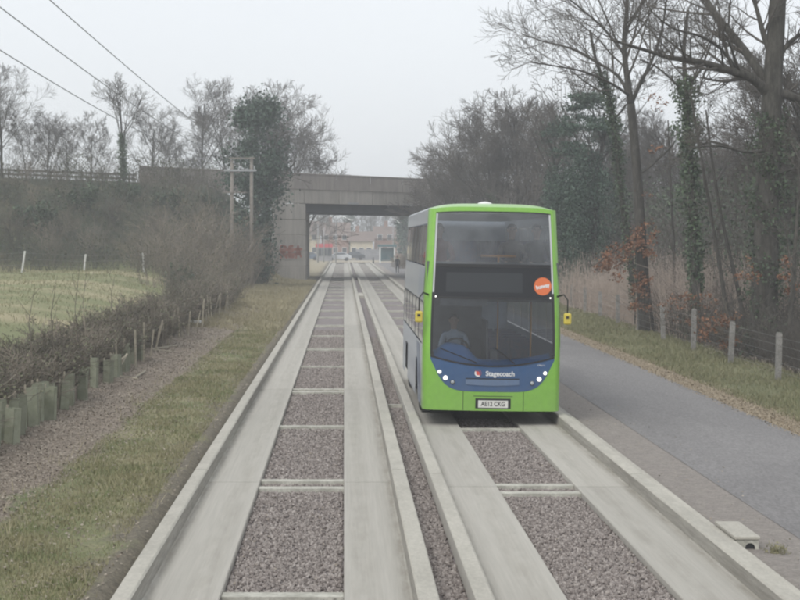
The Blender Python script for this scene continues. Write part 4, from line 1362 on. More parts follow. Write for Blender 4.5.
# shelter
t = empty('bus_shelter', (6.6, 258.5, .04)); tag(t, 'dark green waiting shelter with flat roof beyond the bridge', 'shelter')
mb = MB(); mb.box(-1.45, 1.45, -.8, .9, 2.45, 2.85); mb.build('roof', M['shelter'], t, bevel=.05)
for sx in (-1.1, 1.1):
    for sy in (-.6, .7):
        mb = MB(); mb.box(sx - .09, sx + .09, sy - .09, sy + .09, 0, 2.45); mb.build('pillar', M['whitepaint'], t)
mb = MB(); mb.box(-1.0, 1.0, .66, .70, .3, 2.3); mb.build('back_panel', M['shelter'], t)
mb = MB(); mb.box(-.8, .8, .3, .6, .42, .48); mb.build('bench', M['steel'], t)
# red fascia kiosk to the left
t = empty('kiosk', (-3.2, 281, .05)); tag(t, 'small kiosk with a red sign band left beyond the bridge', 'kiosk')
mb = MB(); mb.box(-1.4, 1.2, 0, 1.8, 0, 2.6); mb.build('wall', M['hoarding'], t)
mb = MB(); mb.box(-1.5, 1.3, -.08, -.004, 2.3, 2.9); mb.build('sign_band', M['redpanel'], t)
for i in range(3):
    mb = MB(); mb.box(-1.25 + i * .85, -.55 + i * .85, -.05, -.004, .9, 2.1); mb.build('window', M['pane'], t)
# bollard, lamp columns, signal posts
t = MB(); t.tube([(0, 0, 0), (0, 0, .85), (0, 0, .9)], [.12, .12, .07], 10); o = t.build('bollard', M['darkmetal'], smooth=True); o.location = (4.45, 257, .05); tag(o, 'short dark bollard between the track end and the shelter', 'bollard')
for (px, Y, H, arm, lab) in ((336, 268, 7.4, 2.2, 'tall pale lamp column with long arm under the bridge'), (318, 258, 6.0, 0, 'thin post nearest the left abutment under the bridge'), (324, 266, 5.6, 0, 'thin post second from the left abutment under the bridge'),
                             (393, 270, 7.0, .9, 'lamp column rising behind the green shelter'), (409, 250, 6.5, 0, 'pale post just left of the bus under the bridge')):
    X = (px - VX) / FPX * Y
    t = empty('lamp_column', (X, Y, 0)); mb = MB(); mb.tube([(0, 0, 0), (0, 0, H * .5), (0, 0, H)], [.10, .07, .05], 8); mb.build('column', M['steel'], t, smooth=True)
    if arm:
        mb = MB(); mb.tube([(0, 0, H - .1), (arm * .5, 0, H - .15), (arm, 0, H - .55)], .05, 6); mb.build('arm', M['whitepaint'], t)
        mb = MB(); mb.box(arm - .1, arm + .55, -.12, .12, H - .72, -.58 + H); mb.build('lantern', M['whitepaint'], t, bevel=.03)
    tag(t, lab, 'lamp post' if arm else 'post', 'posts beyond the bridge')
# far trees
for (px, Y, k, s, lab) in ((372, 400, 0, .85, 'bare tree behind the cream house'), (384, 420, 1, .8, 'bare tree right of the one behind the cream house'), (364, 380, 2, .8, 'small bare tree behind the brick house'), (322, 300, 0, .6, 'bare tree left behind the kiosk'), (330, 360, 3, .7, 'bare tree behind the brick house at left'), (404, 330, 1, .85, 'bare tree at right beyond the shelter')):
    use_px(BP[k], px, Y, s, lab, 'bare trees beyond the far road')
def dark_tree(px, Y, H, W, lab, sd):
    g = random.Random(sd)
    t, tr = make_bare('evergreen_tree', H * .85, .2, sd, [0, 2, 3, 4, 6], lo=.3, rmin=.03)
    pts = []
    for _ in range(26):
        z = g.uniform(H * .12, H); rr = W * (1.05 - z / H * .7) * math.sqrt(g.random()); a = g.uniform(0, 6.283)
        for _ in range(70): pts.append((math.cos(a) * rr + g.gauss(0, .5), math.sin(a) * rr + g.gauss(0, .5), z + g.gauss(0, .5)))
    obj('foliage', leaf_mesh('foliage', np.array(pts), .42), t, M['conifer'])
    place(t, (px - VX) / FPX * Y, Y, 0, 1, lab, 'tree')
dark_tree(350, 390, 10, 2.6, 'dark evergreen above the brick house under the bridge', 401)
dark_tree(405, 285, 8, 1.2, 'narrow dark evergreen right of the shelter', 402)
t = make_shrub('shrub', 40, 1.6, .6, 410, leaf_n=700, leaf='litter', leaf_s=.12, rmin=.012, base=.6)
place(t, (401 - VX) / FPX * 205, 205, 0, 1.1, 'brown bush beside the path beyond the bridge', 'shrub')

# ------------------------------------------------------------------ people
M['skin'] = material('skin', (0.42, 0.27, 0.20), None, rough=.6)
M['hair'] = material('hair', (0.055, 0.042, 0.035), None, rough=.7)
M['eye'] = material('eye_dark', (0.03, 0.025, 0.025), None, rough=.3)


def cloth(name, c): return material(name, c, (c[0] * .8, c[1] * .8, c[2] * .8), 8, .9)


def skin_body(joints, edges, radii, root):
    me = bpy.data.meshes.new('body_frame')
    me.from_pydata([tuple(j) for j in joints], edges, [])
    o = bpy.data.objects.new('body_frame', me); COL.objects.link(o)
    o.modifiers.new('skin', 'SKIN')
    for i, r_ in enumerate(radii):
        me.skin_vertices[0].data[i].radius = (r_, r_) if not isinstance(r_, tuple) else r_
        me.skin_vertices[0].data[i].use_root = (i == root)
    sb = o.modifiers.new('sub', 'SUBSURF'); sb.levels = 2
    dg = bpy.context.evaluated_depsgraph_get()
    out = bpy.data.meshes.new_from_object(o.evaluated_get(dg))
    bpy.data.objects.remove(o)
    return out


def person(loc, rz, pose, top, bottom, label, hair=True, longhair=False):
    """pose: walking | driver | seated; local facing -Y, origin on the floor (walking) or under the seat"""
    t = empty('person', loc, rz)
    J, E, Rd = [], [], []
    def add(p, r_, par=None):
        J.append(p); Rd.append(r_)
        if par is not None: E.append((par, len(J) - 1))
        return len(J) - 1
    hz = .92 if pose == 'walking' else .52               # pelvis height
    pel = add((0, 0, hz), (.15, .12))
    waist = add((0, 0, hz + .18), (.145, .11), pel)
    chest = add((0, -.01, hz + .38), (.17, .12), waist)
    neck0 = add((0, -.01, hz + .53), (.065, .065), chest)
    neck1 = add((0, -.025, hz + .60), (.055, .055), neck0)
    h0 = add((0, -.04, hz + .66), (.075, .085), neck1)
    h1 = add((0, -.035, hz + .74), (.085, .10), h0)
    h2 = add((0, -.03, hz + .82), (.065, .075), h1)
    hands = []
    for s in (-1, 1):
        sh = add((s * .19, 0, hz + .47), (.065, .065), chest)
        if pose == 'walking':
            sw = s * .12
            el = add((s * .25, .03 + sw * .3, hz + .20), .045, sh); wr = add((s * .25, sw - .06, hz - .04), .032, el); hd = add((s * .25, sw - .08, hz - .12), (.035, .02), wr); fd = (0, -.1, -1)
        elif pose == 'driver':
            el = add((s * .27, -.12, hz + .22), .05, sh); wr = add((s * .20, -.38, hz + .27), .035, el); hd = add((s * .19, -.45, hz + .28), (.04, .025), wr); fd = (0, -1, -.3)
        else:
            el = add((s * .26, -.06, hz + .20), .05, sh); wr = add((s * .15, -.28, hz + .12), .033, el); hd = add((s * .12, -.35, hz + .12), (.036, .022), wr); fd = (-s * .2, -1, -.2)
        hands.append((s, Vector(J[hd]), Vector(fd).normalized()))
        if pose == 'walking':
            st = s * .18
            hp_ = add((s * .09, 0, hz - .08), .095, pel); kn = add((s * .10, -.02 - st * .6, hz - .46), .062, hp_); an = add((s * .10, st * -.9 + .05, .10), .042, kn); add((s * .11, st * -.9 - .10, .045), (.045, .032), an)
        else:
            hp_ = add((s * .10, -.05, hz - .02), .095, pel); kn = add((s * .13, -.46, hz - .02), .065, hp_); an = add((s * .12, -.48, .10), .042, kn); add((s * .12, -.62, .045), (.045, .032), an)
    me = skin_body(J, E, Rd, pel)
    mats = [top, bottom, M['skin'], M['rubber']]
    for m_ in mats: me.materials.append(m_)
    for p in me.polygons:
        c_ = p.center
        if c_.z > hz + .575: p.material_index = 2
        elif any((c_ - h[1]).length < .075 for h in hands): p.material_index = 2
        elif c_.z < .10: p.material_index = 3
        elif (c_.z < hz + .02 and abs(c_.x) < .21) or (pose != 'walking' and c_.y < -.12 and c_.z < hz + .08): p.material_index = 1
        else: p.material_index = 0
        p.use_smooth = True
    bm = bmesh.new(); bm.from_mesh(me)
    # fingers, nose and ears grown into the same mesh
    mb = MB()
    for s, hp_, fd in hands:
        side = fd.orthogonal().normalized(); side = Vector((1, 0, 0)) - fd * fd.x; side.normalize()
        dn = fd.cross(side)
        if dn.z > 0: dn = -dn
        for k_, (o_, l_) in enumerate(((-.028, .065), (-.01, .078), (.01, .074), (.028, .058))):
            a = hp_ + side * o_ + fd * .02
            mb.tube([a, a + fd * l_ * .55, a + fd * l_ * .8 + dn * l_ * .4, a + fd * l_ * .75 + dn * l_ * .75], [.010, .0095, .009, .007], 6, 2)
        a = hp_ - side * s * .03
        mb.tube([a, a + (fd * .5 - side * s * .8) * .035, a + (fd - side * s * .6) * .05], [.011, .010, .008], 6, 2)
    hc = Vector((0, -.035, hz + .74))
    mb.tube([hc + Vector((0, -.095, .03)), hc + Vector((0, -.115, -.005)), hc + Vector((0, -.125, -.02)), hc + Vector((0, -.10, -.03))], [.008, .012, .015, .010], 6, 2)
    for s in (-1, 1): mb.ball(hc + Vector((s * .086, .01, 0)), .012, .025, .034, 8, 5, 2)
    mb.tube([hc + Vector((-.025, -.098, -.055)), hc + Vector((0, -.106, -.057)), hc + Vector((.025, -.098, -.055))], [.003, .006, .003], 5, 2)
    m2 = mb.mesh('extra', True); bm.from_mesh(m2); bm.to_mesh(me); bm.free(); bpy.data.meshes.remove(m2)
    obj('body', me, t)
    for s in (-1, 1):
        mb = MB(); mb.ball(hc + Vector((s * .034, -.092, .015)), .012, .008, .008, 8, 5); mb.build('eye', M['eye'], t, smooth=True)
    if hair:
        mb = MB()
        low = .62 if longhair else .50
        def hf(u, v):
            a = 2 * math.pi * u; front = max(0, -math.sin(a))
            ph = v * math.pi * (low - .20 * front)
            return (hc.x + .097 * math.cos(a) * math.sin(ph), hc.y + .012 + .112 * math.sin(a) * math.sin(ph), hc.z + .025 + .105 * math.cos(ph) - (.05 * (1 - front) * v if longhair else 0))
        mb.grid(hf, 16, 8, flip=True); mb.build('hair', M['hair'], t, smooth=True)
    return t


o = person((5.55, 176, .07), R(190), 'walking', cloth('dark_coat', (.045, .05, .06)), cloth('dark_trousers', (.04, .045, .055)), '')
o.rotation_euler.z = R(185)
tag(o, 'person in dark coat walking on the path beyond the bridge', 'person')

# ------------------------------------------------------------------ the bus
def paint(name, c, rough=.32, coat=.35, dirt=.12):
    m_ = material(name, c, tuple(x * (1 - dirt) + .25 * dirt for x in c), 2.0, rough, fine=(9, .05), coat=coat)
    # road film thrown up from the wheels: thickest low down, in streaks
    nt = m_.node_tree; b = nt.nodes['Principled BSDF']; src = b.inputs['Base Color'].links[0].from_socket
    tc = nn(nt, 'ShaderNodeNewGeometry').outputs['Position']
    sp = nn(nt, 'ShaderNodeSeparateXYZ'); nt.links.new(tc, sp.inputs[0])
    mp = nn(nt, 'ShaderNodeMapping'); mp.inputs['Scale'].default_value = (5, 5, .8); nt.links.new(tc, mp.inputs['Vector'])
    ad = nn(nt, 'ShaderNodeMath', operation='MULTIPLY_ADD'); nt.links.new(noise(nt, mp.outputs[0], 1.4, 6, .7), ad.inputs[0]); ad.inputs[1].default_value = -1.2; nt.links.new(sp.outputs[2], ad.inputs[2])
    r_ = nn(nt, 'ShaderNodeMapRange'); nt.links.new(ad.outputs[0], r_.inputs[0]); r_.inputs[1].default_value = -.4; r_.inputs[2].default_value = .9; r_.inputs[3].default_value = .22; r_.inputs[4].default_value = .02
    nt.links.new(mixc(nt, r_.outputs[0], src, (.20, .19, .165)), b.inputs['Base Color'])
    return m_
M['green'] = paint('bus_green', (.21, .48, .05), dirt=.05)
M['blue'] = paint('bus_blue', (.020, .083, .215), dirt=.06)
M['sideblue'] = paint('bus_side_silver_blue', (.40, .45, .53))
M['lightside'] = paint('bus_side_pale', (.50, .53, .57))
M['grille'] = paint('bus_blue_light', (.10, .17, .30))
M['black'] = material('gloss_black', (.012, .013, .016), None, rough=.10, spec=.4)
M['gasket'] = material('gasket', (.018, .018, .02), None, rough=.6)
M['silver'] = material('trim_silver', (.55, .56, .57), None, rough=.35, metallic=.3)
M['glass'] = glass_mat('bus_glass', (.64, .68, .72), .05, edge=1.6)
M['glassdeck'] = glass_mat('bus_glass_upper', (.70, .73, .76), .30, edge=1.6)
M['sideglass'] = glass_mat('bus_side_glass', (.45, .47, .49), .4, filmc=(.42, .44, .46))
M['interior'] = material('interior_grey', (.13, .135, .145), (.10, .105, .11), 3, .8)
M['ceiling'] = material('interior_ceiling', (.50, .50, .50), None, rough=.8)
M['floorv'] = material('interior_floor', (.05, .055, .07), None, rough=.8)
M['seatblue'] = material('seat_fabric', (.05, .075, .16), (.10, .08, .14), 20, .9)
M['dashreflection'] = material('dashboard_reflection', (.15, .40, .90), (.13, .34, .80), 5, .45)  # blue windscreen reflection put into the dash colour
M['handrail'] = material('orange_rail', (.62, .27, .04), None, rough=.4)
M['lamp'] = emit_mat('headlamp_lit', (1.0, .97, .92), 1.6)
M['lampoff'] = material('lamp_clear', (.35, .38, .40), None, rough=.15, coat=.6)
M['yellow'] = material('mirror_yellow', (.58, .47, .07), None, rough=.5)
M['plate'] = material('plate_white', (.70, .70, .66), None, rough=.5)
M['plateink'] = material('plate_ink', (.03, .03, .03), None, rough=.6)
M['logowhite'] = material('letter_white', (.75, .76, .76), None, rough=.5)
M['logored'] = material('logo_red', (.62, .09, .07), None, rough=.5)
M['orange'] = material('sticker_orange', (.70, .17, .055), None, rough=.45)
M['display'] = material('display_grey', (.030, .033, .037), None, rough=.15, spec=.4)

BX, BY, BL = 2.72, 31.15, 10.6
bus = empty('bus', (BX, BY, 0))
bus.rotation_euler = (0, R(.9), 0)
tag(bus, 'green and blue double decker bus coming down the right guideway', 'bus')

def rake(z): return .03 * max(0, 1.1 - z) + .055 * max(0, z - 1.1) ** 1.55
def hw(z): return 1.275 - .026 * max(0, z - 1.6) ** 1.35
CW = .13
def fwid(z): return hw(z) - CW
def F_(u, z, d=0.0):
    return (u * fwid(z), rake(z) + .10 * u * u - d, z)
def C_(t, z, sx):
    a = t * math.pi / 2
    return (sx * (fwid(z) + CW * math.sin(a)), rake(z) + .10 + .26 * (1 - math.cos(a)), z)
def ys(z): return rake(z) + .36
def zb(u): return min(.63 + .66 * abs(u) ** 6, zw(u) - .06)
def zw(u): return 1.11 + .17 * u * u
ZD0, ZD1 = 2.36, 2.95
def zt(u): return 3.94 - .03 * abs(u) ** 4
def zf(u): return 4.04 - .04 * abs(u) ** 6

def front(name, lo, hi, mat_, nu=28, nv=6, d=0.0, u0=-1, u1=1, solid=.0, parent=bus):
    mb = MB()
    mb.grid(lambda a, b_: F_(u0 + (u1 - u0) * a, lo(u0 + (u1 - u0) * a) * (1 - b_) + hi(u0 + (u1 - u0) * a) * b_, d), nu, nv)
    return mb.build(name, mat_, parent, smooth=True, solid=solid)

cst = lambda z: (lambda u: z)
bumper = front('front_bumper', cst(.28), zb, M['green'], 32, 6)
blue = front('front_panel', lambda u: zb(u) + .004, lambda u: zw(u) - .025, M['blue'], 32, 6)
front('windscreen_seal', lambda u: zw(u) - .022, lambda u: zw(u) + .012, M['gasket'], 28, 1, d=.006)
ws = front('windscreen', lambda u: zw(u) + .012, cst(ZD0 - .02), M['glass'], 28, 8)
front('windscreen_seal', cst(ZD0 - .022), cst(ZD0 + .015), M['gasket'], 28, 1, d=.005)
dest = front('destination_panel', cst(ZD0 + .015), cst(ZD1 - .03), M['black'], 28, 4)
front('display', cst(2.46), cst(2.82), M['display'], 16, 3, d=.006, u0=-.78, u1=.48, parent=dest)
front('windscreen_seal', cst(ZD1 - .03), cst(ZD1 + .03), M['gasket'], 28, 1, d=.006)
uw = front('upper_windscreen', cst(ZD1 + .03), zt, M['glassdeck'], 28, 8)
front('windscreen_seal', lambda u: zt(u), lambda u: zt(u) + .022, M['gasket'], 28, 1, d=.004)
front('roof_header', lambda u: zt(u) + .022, zf, M['green'], 28, 4)
for sx in (-1, 1):
    mb = MB(); mb.grid(lambda a, b_: C_(a, .28 + (4.0 - .28) * b_, sx), 8, 24, flip=(sx < 0))
    # blend the top of the corner into the header
    mb.build('corner_pillar', M['green'], bus, smooth=True)
    mb = MB(); mb.grid(lambda a, b_: (sx * (fwid(z := 2.45 + 1.46 * b_) - .035 + .03 * a), rake(z) + .10 - .012, z), 1, 14); mb.build('trim_strip', M['silver'], bus)
    mb = MB(); mb.grid(lambda a, b_: (sx * (fwid(z := 1.30 + 1.15 * b_) - .04 + .045 * a), rake(z) + .10 - .008, z), 1, 10); mb.build('pillar_seal', M['gasket'], bus)
# roof: front edge follows the header, rises and runs back
mb = MB()
rows = [0, .05, .12, .22, .36, .55, .9, 2, 4, 6, 8, 9.6, 10.0]
def roof_pt(s, d):
    a = max(-1, min(1, s / .86))
    if abs(s) <= .86:
        x, y, z = F_(a, zf(a))
    else:
        t_ = (abs(s) - .86) / .14
        x, y, _ = C_(t_, 3.985, 1 if s > 0 else -1); z = zf(1) - .012 * t_
    e = 1 - (1 - min(1, d / .9)) ** 2.6
    z = z + (.05 * (1 - abs(s) ** 3) + .03 * (1 - abs(s) ** 14)) * e
    return (x, min(BL, y + d), z)
nR = len(rows) - 1
mb.grid(lambda u, v: roof_pt(-1 + 2 * u, rows[int(round(v * nR))]), 32, nR)
roof = mb.build('roof', [M['lightside'], M['green']], bus, smooth=True)
for p in roof.data.polygons:
    if p.center.y < 1.0: p.material_index = 1
mb = MB(); mb.ball((-.1, 1.1, 4.10), .15, .22, .06, 12, 8); mb.build('roof_vent', M['whitepaint'], bus, smooth=True)

# sides
def S_(sx, y, z, d=0.0): return (sx * (hw(z) + d), y, z)
def side(name, sx, y0, y1, z0, z1, mat_, d=0.0, nz=4, ny_=1, slant=0.0, parent=bus):
    mb = MB()
    def f(a, b_):
        z = z0 + (z1 - z0) * b_
        ya = ys(z) if y0 is None else y0 + slant * (z - z0)
        yb_ = y1 + slant * (z - z0)
        return S_(sx, ya + (yb_ - ya) * a, z, d)
    mb.grid(f, ny_, nz, flip=(sx > 0))
    return mb.build(name, mat_, parent, smooth=True)
for sx in (-1, 1):
    side('side_front_panel', sx, None, .75, .28, 3.985, M['green'], nz=20)
    side('side_window', sx, None, .72, 1.45, 2.25, M['sideglass'], d=.008)
    # skirts between the wheel arches
    for y0, y1 in ((.752, 2.1), (3.3, 7.6), (8.8, BL)):
        side('skirt_panel', sx, y0, y1, .28, 1.05, M['sideblue'])
    side('side_panel', sx, .752, BL, 1.052, 1.45, M['sideblue'])
    side('side_stripe', sx, .76, 2.0, .3, 1.4, M['blue'], d=.004, slant=.9)
    for y0 in (2.1, 7.6):
        mb = MB()
        for i in range(10):
            a0, a1 = math.pi * i / 10, math.pi * (i + 1) / 10
            q = lambda a, xx_: (sx * xx_, y0 + .6 - .6 * math.cos(a), .45 + .6 * math.sin(a))
            mb.quad(q(a0, 1.27), q(a1, 1.27), q(a1, .85), q(a0, .85))
        mb.build('wheel_arch', M['rubber'], bus)
        w_ = MB(); yc = y0 + .6
        w_.tube([(sx * .93, yc, .48), (sx * .95, yc, .48), (sx * 1.19, yc, .48), (sx * 1.22, yc, .48)], [.42, .475, .475, .42], 24)
        wh = w_.build('wheel', M['rubber'], bus, smooth=False)
        w_ = MB(); w_.tube([(sx * 1.215, yc, .48), (sx * 1.235, yc, .48)], [.29, .24], 20); w_.build('rim', M['steel'], wh)
    # lower windows
    n_w = 6; y0 = .80
    ww_ = (BL - .9) / n_w
    for i in range(n_w):
        side('side_window', sx, y0 + i * ww_ + .05, y0 + (i + 1) * ww_ - .05, 1.48, 2.24, M['sideglass'], d=-.004)
        side('window_pillar', sx, y0 + i * ww_ - .05, y0 + i * ww_ + .05, 1.45, 2.26, M['gasket'])
    side('window_pillar', sx, BL - .12, BL, 1.45, 2.26, M['sideblue'])
    side('side_panel', sx, .752, BL, 2.26, 2.92, M['lightside'])
    side('side_stripe', sx, .9, 3.2, 2.3, 2.88, M['sideblue'], d=.004, slant=-.6)
    for i in range(n_w):
        side('side_window', sx, y0 + i * ww_ + .05, y0 + (i + 1) * ww_ - .05, 2.94, 3.70, M['sideglass'], d=-.004, slant=-.15)
        side('window_pillar', sx, y0 + i * ww_ - .05, y0 + i * ww_ + .05, 2.92, 3.72, M['silver'], slant=-.15)
    side('window_pillar', sx, BL - .2, BL, 2.92, 3.72, M['lightside'])
    side('cant_rail', sx, .752, BL, 3.72, 3.985, M['lightside'])
mb = MB(); mb.grid(lambda a, b_: ((2 * a - 1) * hw(z := .28 + 3.7 * b_), BL, z), 2, 10); mb.build('rear_panel', M['sideblue'], bus)
# inside
mb = MB(); mb.box(-1.2, 1.2, .45, BL - .02, .30, .36); mb.build('lower_floor', M['floorv'], bus)
mb = MB(); mb.box(-1.2, 1.2, .42, BL - .02, 2.28, 2.36); mb.build('upper_floor', M['interior'], bus)
mb = MB(); mb.box(-1.22, 1.22, .30, .40, 2.30, 3.02); mb.build('upper_front_shelf', M['interior'], bus)
mb = MB(); mb.box(-1.12, 1.12, .9, BL - .1, 3.90, 3.93); mb.build('ceiling_lining', M['ceiling'], bus)
mb = MB()
def dash_pt(u, v):
    x = 2 * u - 1
    hump = math.exp(-abs((x + .62) / .30) ** 4)  # raised on the driver's side so the painted blue reflection shows above the sill
    h = .12 + .24 * hump
    prof = math.sin(min(1, v * 1.5) * math.pi / 2)
    return (x * 1.08, .07 + .11 * x * x + .42 * v, 1.08 + .14 * x * x + h * prof - (.05 * max(0, v - .66)))
mb.grid(dash_pt, 36, 9)
mb.build('dashboard_reflection', M['dashreflection'], bus, smooth=True)
mb = MB(); mb.tube([(-.62 + .23 * math.cos(a), .80 + .06 * math.sin(a), 1.36 + .20 * math.sin(a)) for a in np.linspace(0, 2 * math.pi, 25)], .018, 6, cap=False); mb.tube([(-.85, .80, 1.36), (-.39, .80, 1.36)], .02, 6); mb.tube([(-.62, .80, 1.36), (-.62, .6, 1.05)], .03, 6); mb.build('steering_wheel', M['rubber'], bus, smooth=True)
mb = MB(); mb.box(-.05, -.02, .9, 2.0, .36, 1.9); mb.box(-1.15, -.05, 1.98, 2.02, .36, 2.26); mb.build('cab_partition', M['interior'], bus)
mb = MB(); mb.box(.02, .16, .75, .95, 1.05, 1.35); mb.build('ticket_machine', M['interior'], bus, bevel=.02)
mb = MB(); mb.tube([(-.20, .62, 3.13), (.46, .62, 3.13)], .024, 8); mb.tube([(.13, .62, 3.13), (.13, .62, 2.9)], .02, 8); mb.build('handrail', M['handrail'], bus, smooth=True)
for x_ in (.25, .9):
    mb = MB(); mb.tube([(x_, 1.9, .36), (x_, 1.9, 2.27)], .02, 8); mb.build('handrail', M['handrail'], bus, smooth=True)
seat_me = None
def seat(x, y, z):
    global seat_me
    if seat_me is None:
        mb = MB(); mb.box(-.21, .21, -.22, .22, .36, .47); mb.box(-.21, .21, .17, .27, .47, 1.05); mb.box(-.19, .19, .272, .29, .45, 1.03)
        mb.box(-.17, -.13, -.1, .1, 0, .36); mb.box(.13, .17, -.1, .1, 0, .36)
        seat_me = mb.mesh('seat'); seat_me.materials.append(M['seatblue'])
    o = obj('seat', seat_me, bus); o.location = (x, y, z)
for j in range(8):
    for x_ in (-.93, -.46, .46, .93): seat(x_, 1.25 + j * .95, 2.362)
for j in range(5):
    for x_ in (-.9, -.45, .45, .9): seat(x_, 3.6 + j * .95, .362)
seat(-.62, 1.46, .60)

# headlamps
for sx in (-1, 1):
    for k_, (ux, z, r_, lit) in enumerate(((.85, .985, .030, True), (.755, .875, .038, True), (.64, .80, .034, False))):
        p = Vector(F_(sx * ux, z, .0))
        mb = MB(); mb.tube([p + Vector((0, .03, 0)), p + Vector((0, -.012, 0))], [r_ * 1.35, r_ * 1.25], 18); hl = mb.build('headlight', M['silver'] if lit else M['gasket'], bus, smooth=False)
        mb = MB(); mb.ball(p + Vector((0, -.012, 0)), r_, .018, r_, 14, 8); mb.build('lens', M['lamp'] if lit else M['lampoff'], hl, smooth=True)
    p = Vector(F_(sx * .94, 2.37, .01)); mb = MB(); mb.ball(p, .014, .015, .014, 8, 6); mb.build('marker_light', M['lamp'], bus, smooth=True)
# mouldings, plate
front('step_moulding', lambda u: .775 - .03 * (1 - u * u * 4), lambda u: .86, M['grille'], 20, 3, d=.012, u0=-.43, u1=.43, parent=blue)
front('moulding_shadow_gap', lambda u: .862, lambda u: .882, M['gasket'], 20, 1, d=.008, u0=-.43, u1=.43, parent=blue)
front('plate_recess', cst(.325), cst(.51), M['gasket'], 8, 2, d=.004, u0=-.27, u1=.30, parent=bumper)
front('number_plate', cst(.34), cst(.475), M['plate'], 8, 2, d=.014, u0=-.225, u1=.255, parent=bumper)


def text_on_front(name, s, xc, zc, size, mat_, d, parent, width=None, tilt=0.0, bold=.0, shear=0.0):
    cu = bpy.data.curves.new(name, 'FONT'); cu.body = s; cu.size = size; cu.align_x = 'CENTER'; cu.align_y = 'CENTER'; cu.offset = bold; cu.shear = shear
    to = bpy.data.objects.new(name, cu); COL.objects.link(to)
    dg = bpy.context.evaluated_depsgraph_get()
    me = bpy.data.meshes.new_from_object(to.evaluated_get(dg))
    bpy.data.objects.remove(to)
    xs = [v.co.x for v in me.vertices]
    k_ = width / (max(xs) - min(xs)) if width else 1.0
    for v in me.vertices:
        x, z = v.co.x * k_, v.co.y
        x, z = x * math.cos(tilt) - z * math.sin(tilt), x * math.sin(tilt) + z * math.cos(tilt)
        zz = zc + z
        v.co = F_((xc + x) / fwid(zz), zz, d)
    return obj(name, me, parent, mat_)

text_on_front('plate_lettering', 'AE12 CKG', .017, .407, .115, M['plateink'], .018, bumper, width=.44, bold=.002)
text_on_front('lettering', 'Stagecoach', .14, .965, .125, M['logowhite'], .008, blue, width=.53, bold=.003)
text_on_front('fleet_number', '19611', .90, 1.13, .045, M['logowhite'], .008, blue, width=.13)


def disc_on_front(name, xc, zc, r_, mat_, d, parent, a0=0.0, a1=2 * math.pi, rin=0.0):
    mb = MB()
    def f(u, v):
        a = a0 + (a1 - a0) * u; rr = rin + (r_ - rin) * v; z = zc + rr * math.sin(a)
        return F_((xc + rr * math.cos(a)) / fwid(z), z, d)
    mb.grid(f, 24, 2); return mb.build(name, mat_, parent)
disc_on_front('logo_disc', -.27, .975, .062, M['logored'], .008, blue)
disc_on_front('logo_swirl', -.265, .975, .066, M['logowhite'], .011, blue, 2.6, 5.2, .040)
disc_on_front('logo_swirl', -.275, .975, .060, M['blue'], .011, blue, -.5, 2.2, .036)
st = disc_on_front('sticker', .915, 2.585, .165, M['orange'], .008, dest)
text_on_front('sticker_lettering', 'busway', .915, 2.585, .10, M['logowhite'], .012, dest, width=.26, tilt=.22, bold=.004)
for u_ in (-.47, .50):
    front('panel_gap', cst(.285), lambda u: zb(u) - .004, M['gasket'], 1, 6, d=.003, u0=u_, u1=u_ + .008, parent=bumper)
front('panel_gap', cst(.545), cst(.556), M['gasket'], 10, 1, d=.003, u0=-.30, u1=.33, parent=bumper)
# wipers
for sx, a, b_ in ((-1, (-.25, 1.16), (-.85, 1.42)), (1, (.35, 1.16), (.02, 1.45))):
    mb = MB(); P_ = [Vector(F_(a[0] + (b_[0] - a[0]) * q, a[1] + (b_[1] - a[1]) * q, .03)) for q in (0, .5, 1)]
    mb.tube(P_, .011, 5); mb.build('wiper', M['gasket'], bus)
# blind under the display: sun visor
mb = MB(); mb.box(-.98, -.1, .16, .19, 2.2, 2.34); mb.build('sun_visor', M['interior'], bus)
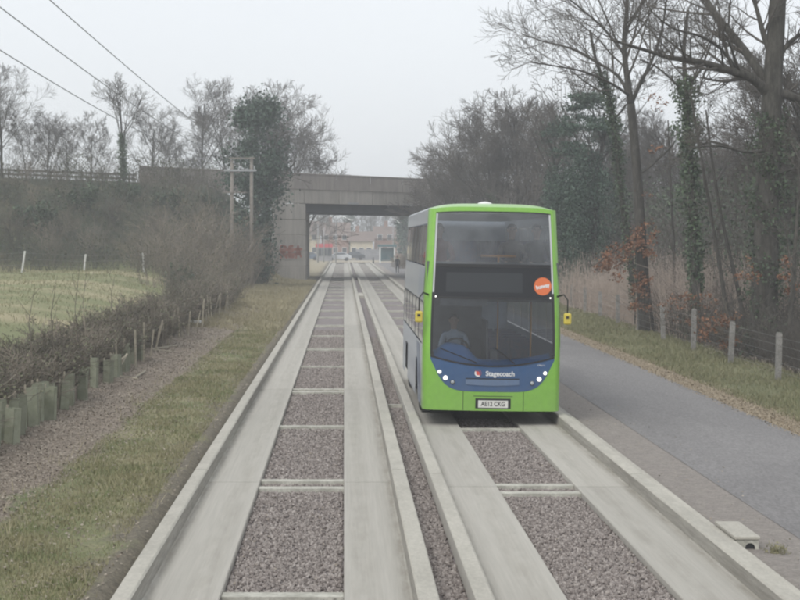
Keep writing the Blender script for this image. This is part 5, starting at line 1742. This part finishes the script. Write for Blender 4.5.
# mirrors on arms, yellow backs facing forward
for sx in (-1, 1):
    z0 = 2.40
    q = Vector((sx * 1.2, .22, z0))
    mi = empty('mirror_tmp')
    bpy.data.objects.remove(mi)
    mb = MB(); mb.tube([q, q + Vector((sx * .10, -.14, .04)), q + Vector((sx * .17, -.16, -.06)), q + Vector((sx * .17, -.14, -.30))], [.02, .015, .013, .012], 7)
    arm = mb.build('mirror_arm', M['gasket'], bus, smooth=True)
    c_ = q + Vector((sx * .17, -.14, -.40))
    mb = MB(); mb.box(c_.x - .07, c_.x + .07, c_.y - .05, c_.y + .03, c_.z - .11, c_.z + .10); mb.build('mirror_housing', M['yellow'], arm, bevel=.03)
    mb = MB(); mb.box(c_.x - .03, c_.x + .02, c_.y - .058, c_.y - .0505, c_.z + .0, c_.z + .045); mb.build('mirror_boss', M['gasket'], arm)
    # guide wheel running on the kerb face
    mb = MB(); mb.tube([(sx * 1.12, 1.75, .12), (sx * 1.12, 1.75, .19)], .09, 16); gw = mb.build('guide_wheel', M['rubber'], bus)
    mb = MB(); mb.tube([(sx * 1.12, 1.75, .2), (sx * 1.1, 2.3, .35)], .03, 6); mb.build('guide_arm', M['darkmetal'], gw)
mb = MB(); mb.box(-1.1, 1.1, 1.0, BL - .5, .22, .295); mb.build('chassis', M['rubber'], bus)

# people on board
bz = Matrix.Rotation(R(.9), 4, 'Y')
def aboard(x, y, z): return tuple(Vector((BX, BY, 0)) + bz.to_3x3() @ Vector((x, y, z)))
person(aboard(-.62, 1.38, .62), 0, 'driver', cloth('pale_blue_shirt', (.42, .50, .62)), cloth('dark_trousers_driver', (.03, .035, .05)), 'x')
scene.collection.objects[-1]
def lab_person(o, l): tag(o, l, 'person')
pl = [o for o in COL.objects if o.name.startswith('person')]
lab_person(pl[-1], 'person in pale blue shirt driving the bus')
for (x, y, col, l, lh) in ((-.93, 1.28, (.22, .07, .07), 'passenger in red top at left front of the upper deck', True), (.46, 1.28, (.15, .13, .115), 'passenger in brown top in the middle right of the upper deck', False), (.93, 1.28, (.035, .038, .045), 'passenger in black jacket at the right front of the upper deck', False)):
    o = person(aboard(x, y, 2.36), 0, 'seated', cloth('passenger_top', col), cloth('passenger_trousers', (.05, .055, .08)), 'x', longhair=lh)
    lab_person(o, l)

# ------------------------------------------------------------------ haze in the air
hz_ = MB(); hz_.box(-2600, 2600, -60, 3100, -1.4, 24.0)
hm, nt, b = mat_new('haze')
nt.nodes.remove(b)
pv = nn(nt, 'ShaderNodeVolumePrincipled')
pv.inputs['Color'].default_value = (.93, .96, 1.0, 1)
pv.inputs['Density'].default_value = 0.0013
pv.inputs['Anisotropy'].default_value = 0.0
nt.links.new(pv.outputs[0], nt.nodes['Material Output'].inputs['Volume'])
tag(hz_.build('haze', hm), 'thin pale winter haze in the air', 'haze', kind='stuff')
